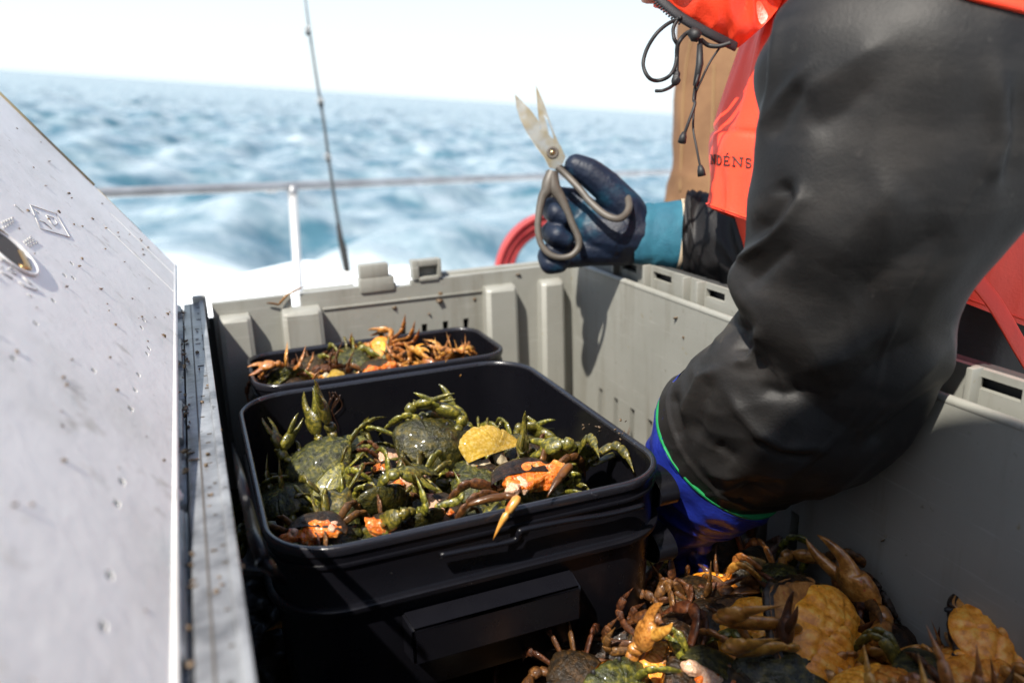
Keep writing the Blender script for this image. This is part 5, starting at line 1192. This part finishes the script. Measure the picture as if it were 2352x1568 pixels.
# second blade with its long opening, built as two bars that meet at tip and root
m_ = MB()
for pts in ([(432, 92), (446, 150), (466, 225), (484, 285), (505, 350), (520, 425), (490, 430), (470, 420), (452, 330), (441, 220)], [(432, 92), (484, 205), (520, 310), (556, 415), (604, 515), (585, 540), (560, 470), (540, 400), (510, 320), (484, 285), (466, 225), (446, 150)], [(470, 420), (490, 430), (520, 425), (560, 470), (585, 540), (545, 590), (500, 520)]):
    m_.prism([at(*c5(*p), 1.0852) for p in pts], AX_F * 0.0022)
m_.build('blade', M['blade'], SX, smooth=False)
m_ = MB(); pc = at(*c5(545, 545), 1.0812)
m_.rings([[pc + AX_F * h_ + (AX_R * math.cos(a) + AX_U * math.sin(a)) * r_ for a in np.linspace(0, 6.2832, 28, endpoint=False)] for r_, h_ in ((0.0082, 0.0014), (0.0084, 0.0002), (0.0074, -0.0006), (0.0050, -0.0006), (0.0044, 0.0006))])
m_.build('pivot_ring', M['slot'], SX); m_ = MB(); m_.sphere(pc + AX_F * 0.0004, (0.0042, 0.003, 0.0042), 2); m_.build('pivot_screw', M['blade'], SX)
def loop(pts, rads, D, name, closed=True):
    Q = cat_rom([tuple(at(*c5(*p), D)) + (r_,) for p, r_ in zip(pts, rads)], 90)
    m_ = MB(); m_.tube([Vector(q[:3]) for q in Q], [q[3] for q in Q], 12, 0.8, ref=AX_F, caps=not closed); return m_
k = 0.000245
cl = [(545, 672), (522, 740), (505, 800), (475, 850), (452, 960), (446, 1070), (468, 1165), (525, 1232), (600, 1255), (675, 1238), (722, 1180), (715, 1110), (675, 1020), (640, 930), (600, 850), (560, 790), (545, 730), (545, 672)]
rd = [30 * k, 38 * k, 34 * k, 25 * k, 20 * k, 18 * k, 18 * k, 18 * k, 18 * k, 18 * k, 19 * k, 20 * k, 20 * k, 22 * k, 28 * k, 36 * k, 36 * k, 30 * k]
m_ = loop(cl, rd, 1.0800, 'handle'); m_.build('handle', M['handle'], SX)
cl = [(575, 640), (640, 700), (735, 800), (800, 880), (900, 965), (985, 992), (1045, 955), (1062, 890), (1035, 815), (975, 745), (880, 700), (760, 690), (660, 690), (600, 650)]
D_ = [1.086, 1.084, 1.076, 1.066, 1.058, 1.055, 1.060, 1.072, 1.092, 1.114, 1.124, 1.118, 1.104, 1.090]
Q = cat_rom([tuple(at(*c5(*p), d_)) + (20 * k,) for p, d_ in zip(cl, D_)], 90); m_ = MB(); m_.tube([Vector(q[:3]) for q in Q], [q[3] for q in Q], 12, 0.8, ref=AX_F); m_.build('handle', M['handle'], SX)

# --- second person, standing behind in tan canvas work clothes ----------------------------------------
b2 = at(1745, 300, 1.72); bx, by = b2.x, b2.y
p2_ = capsules([[(Vector((bx, by, 1.12)), 0.095), (Vector((bx - 0.02, by - 0.01, 1.04)), 0.075), (Vector((bx - 0.01, by, 0.93)), 0.055)], [(Vector((bx - 0.08, by + 0.05, 0.80)), 0.05), (Vector((bx + 0.08, by - 0.05, 0.80)), 0.05)], [(Vector((bx, by, 0.80)), 0.085), (Vector((bx, by, 0.42)), 0.085)],
                [(Vector((bx - 0.10, by + 0.08, 0.80)), 0.05), (Vector((bx - 0.08, by + 0.07, 0.55)), 0.04), (Vector((bx - 0.04, by + 0.04, 0.40)), 0.032)],
                [(Vector((bx + 0.10, by - 0.08, 0.80)), 0.05), (Vector((bx + 0.08, by - 0.07, 0.55)), 0.04), (Vector((bx + 0.04, by - 0.02, 0.40)), 0.032)],
                [(Vector((bx - 0.06, by + 0.04, 0.32)), 0.055), (Vector((bx - 0.07, by + 0.05, -0.44)), 0.05)], [(Vector((bx + 0.06, by - 0.04, 0.32)), 0.055), (Vector((bx + 0.08, by - 0.05, -0.44)), 0.05)]], 'person', M['skin'], 0.009)
tag(p2_, 'person standing behind in tan canvas work clothes, mostly hidden by the orange jacket', 'person')
m_, _, _ = loft([(1640, -900, 1.72, 1880, -900, 1.72, .55), (1590, -760, 1.72, 1945, -760, 1.72, .55), (1572, -500, 1.72, 1950, -500, 1.72, .55), (1566, -150, 1.72, 1940, -150, 1.72, .6), (1562, 60, 1.72, 1930, 60, 1.72, .6), (1556, 200, 1.72, 1930, 200, 1.72, .6), (1552, 320, 1.72, 1930, 320, 1.72, .6), (1546, 395, 1.72, 1935, 400, 1.72, .6), (1534, 450, 1.72, 1940, 460, 1.72, .6), (1530, 560, 1.72, 1945, 560, 1.72, .58)], 70, 72,
                lambda th, v, p: 0.007 * ridged(Vector((math.cos(th) * 1.6, math.sin(th) * 1.6, v * 6)), 3.0), inner=0.03)
cv = m_.build('canvas_coat', M['canvas'], p2_)
bvh2 = BVHTree.FromPolygons([Vector(v) for v in m_.v], m_.f)
def on_canvas(px, py):
    d = ray(px, py).normalized(); h_ = bvh2.ray_cast(CAM, d); return h_[0] - d * 0.001 if h_[0] is not None else None
for pts in (((1588, 90), (1576, 150), (1569, 230), (1566, 330), (1562, 440)), ((1640, 150), (1636, 300), (1630, 450))):
    q = [on_canvas(*p) for p in pts]; q = [x for x in q if x is not None]
    if len(q) > 2: m_ = MB(); m_.tube([Vector(v) for v in cat_rom([tuple(x) for x in q], 30)], 0.0022, 6); m_.build('seam', M['canvas_seam'], cv)
capsules([[(Vector((bx - 0.07, by + 0.05, -0.02)), 0.10), (Vector((bx - 0.075, by + 0.05, -0.40)), 0.085)], [(Vector((bx + 0.08, by - 0.05, -0.02)), 0.10), (Vector((bx + 0.085, by - 0.05, -0.40)), 0.085)]], 'trousers', M['canvas'], 0.012, p2_)
for sx, sy in ((-0.075, 0.05), (0.085, -0.05)):
    capsules([[(Vector((bx + sx, by + sy, -0.40)), 0.07), (Vector((bx + sx, by + sy, -0.48)), 0.05)], [(Vector((bx + sx, by + sy, -0.488)), 0.037), (Vector((bx + sx - 0.12, by + sy - 0.02, -0.490)), 0.035)]], 'boot', M['boot'], 0.008, p2_)
m_ = MB(); m_.rings([[Vector((bx + 0.005 + r_ * math.cos(a), by + r_ * math.sin(a), z)) for a in np.linspace(0, 6.2832, 28, endpoint=False)] for r_, z in ((0.104, 1.13), (0.108, 1.14), (0.106, 1.17), (0.090, 1.215), (0.05, 1.24), (0.002, 1.245))]); m_.build('beanie', M['cord'], p2_)

# ------------------------------------------------------------------ small things
# bits of shell and claw caught on the hinge strip, the walls and the rims
m_ = MB(); rg = random.Random(77)
def bit(p, s_, sd):
    m_.sphere(p, (s_, s_ * rg.uniform(0.6, 2.2), s_ * rg.uniform(0.25, 0.6)), 2, Matrix.Rotation(rg.uniform(0, 3), 3, 'X') @ Matrix.Rotation(rg.uniform(0, 3), 3, 'Z'), 0.7, sd)
for i in range(70):
    bit((rg.choice((-0.022, -0.023, -0.010, -0.0005, -0.028)) + rg.uniform(-0.003, 0.003), rg.uniform(-0.80, -0.02), rg.uniform(-0.002, 0.0005)), rg.uniform(0.0007, 0.0021), i)
for (px, py, s_) in ((1008, 690, .005), (1090, 687, .0028), (906, 706, .0028), (1012, 676, .0035), (1190, 630, .003), (985, 720, .002)): bit(onY(px, py, -0.0008), s_, px)
for (px, py, s_) in ((1552, 730, .0035), (1640, 790, .0022), (1570, 775, .0015), (2030, 1240, .002)): bit(onX(px, py, CW - 0.0008), s_, px)
for i in range(16):
    px = rg.uniform(1100, 1420); bit(onX(rg.uniform(1320, 1440), rg.uniform(960, 1050), TX1 - 0.0095), rg.uniform(0.0008, 0.0016), i + 300)
for i in range(120):
    u_, v_ = rg.uniform(0.1, LL - 0.02), rg.uniform(0.01, 0.30); bit(lidp(u_, v_, 0.0002), rg.uniform(0.0005, 0.0016), i + 600)
tag(m_.build('shell_debris', M['debris']), 'small chips of shell and claw stuck to the lid, crate rim and walls', 'debris', kind='stuff')
m_ = MB(); m_.sphere(onZ(404, 1140, 0.004) , (0.0042, 0.0046, 0.004), 3, None, 0.5, 4); tag(m_.build('shell_fragment', M['white_paint']), 'small white shell fragment stuck on the hinge side edge of the open lid', 'shell')
# seaweed wisps on the tub's back wall, a twig like leg on the far wall
wd = empty('seaweed', onY(760, 940, TY1 - 0.0105), 'thin brown seaweed wisp stuck inside the back wall of the large tub', 'seaweed')
m_ = MB()
for k_ in range(7):
    x0 = 756 + k_ * 4; pts = [onY(x0 + (5 + k_) * math.sin(i * 0.8 + k_ * 1.9) - i * 1.5, 900 + 7 * (k_ % 3) + i * (9 + 2 * (k_ % 3)), TY1 - 0.0115) for i in range(7)]
    m_.tube([Vector(v) for v in cat_rom([tuple(p) for p in pts], 20)], [0.0008 - 0.00003 * i for i in range(20)], 5)
m_.build('fronds', M['weed'], wd)
tw = empty('severed_crab_limb', onY(640, 690, -0.002), 'thin bent crab leg lying on the far crate wall left of the latches', 'broken leg')
m_ = jointed([onY(612, 696, -0.004), onY(640, 700, -0.005), onY(662, 676, -0.004), onY(712, 655, -0.003)], [(0.0012, 0.002), (0.002, 0.0018), (0.002, 0.001)], 0.8); m_.build('leg_shaft', M['limb_brown'], tw)

# --- unseen crouching photographer, added behind the camera to shade the crate's near end
V3 = Vector
ph = capsules([[(V3((0.03, -1.10, 0.64)), 0.10), (V3((-0.02, -1.19, 0.56)), 0.06)], [(V3((-0.20, -1.24, 0.50)), 0.065), (V3((0.19, -1.30, 0.49)), 0.065)], [(V3((-0.01, -1.29, 0.46)), 0.12), (V3((-0.03, -1.58, 0.16)), 0.14)],
               [(V3((-0.22, -1.25, 0.48)), 0.05), (V3((-0.22, -1.36, 0.22)), 0.042), (V3((-0.07, -1.23, 0.20)), 0.033)], [(V3((0.21, -1.31, 0.47)), 0.05), (V3((0.22, -1.42, 0.22)), 0.042), (V3((0.06, -1.26, 0.19)), 0.033)],
               [(V3((-0.12, -1.58, 0.12)), 0.09), (V3((-0.18, -1.30, -0.02)), 0.07), (V3((-0.16, -1.52, -0.44)), 0.055)], [(V3((0.08, -1.60, 0.12)), 0.09), (V3((0.14, -1.34, -0.02)), 0.07), (V3((0.12, -1.56, -0.44)), 0.055)]], 'person', M['skin'], 0.010)
tag(ph, 'unseen person in dark hooded jacket added behind the camera to shade the crate', 'person')
capsules([[(V3((-0.20, -1.24, 0.50)), 0.085), (V3((0.19, -1.30, 0.49)), 0.085)], [(V3((-0.01, -1.29, 0.46)), 0.155), (V3((-0.03, -1.58, 0.16)), 0.17)],
          [(V3((-0.22, -1.25, 0.48)), 0.072), (V3((-0.22, -1.36, 0.22)), 0.06), (V3((-0.10, -1.27, 0.20)), 0.048)], [(V3((0.21, -1.31, 0.47)), 0.072), (V3((0.22, -1.42, 0.22)), 0.06), (V3((0.09, -1.30, 0.19)), 0.048)]], 'jacket', M['rubber_far'], 0.012, ph)
capsules([[(V3((-0.02, -1.09, 0.66)), 0.135), (V3((0.085, -1.06, 0.625)), 0.11), (V3((-0.01, -1.22, 0.53)), 0.12)]], 'hood', M['rubber_far'], 0.012, ph)  # hood widened to throw the wanted shade
capsules([[(V3((-0.12, -1.58, 0.12)), 0.11), (V3((-0.18, -1.30, -0.02)), 0.09), (V3((-0.16, -1.52, -0.42)), 0.08)], [(V3((0.08, -1.60, 0.12)), 0.11), (V3((0.14, -1.34, -0.02)), 0.09), (V3((0.12, -1.56, -0.42)), 0.08)]], 'trousers', M['trousers'], 0.012, ph)
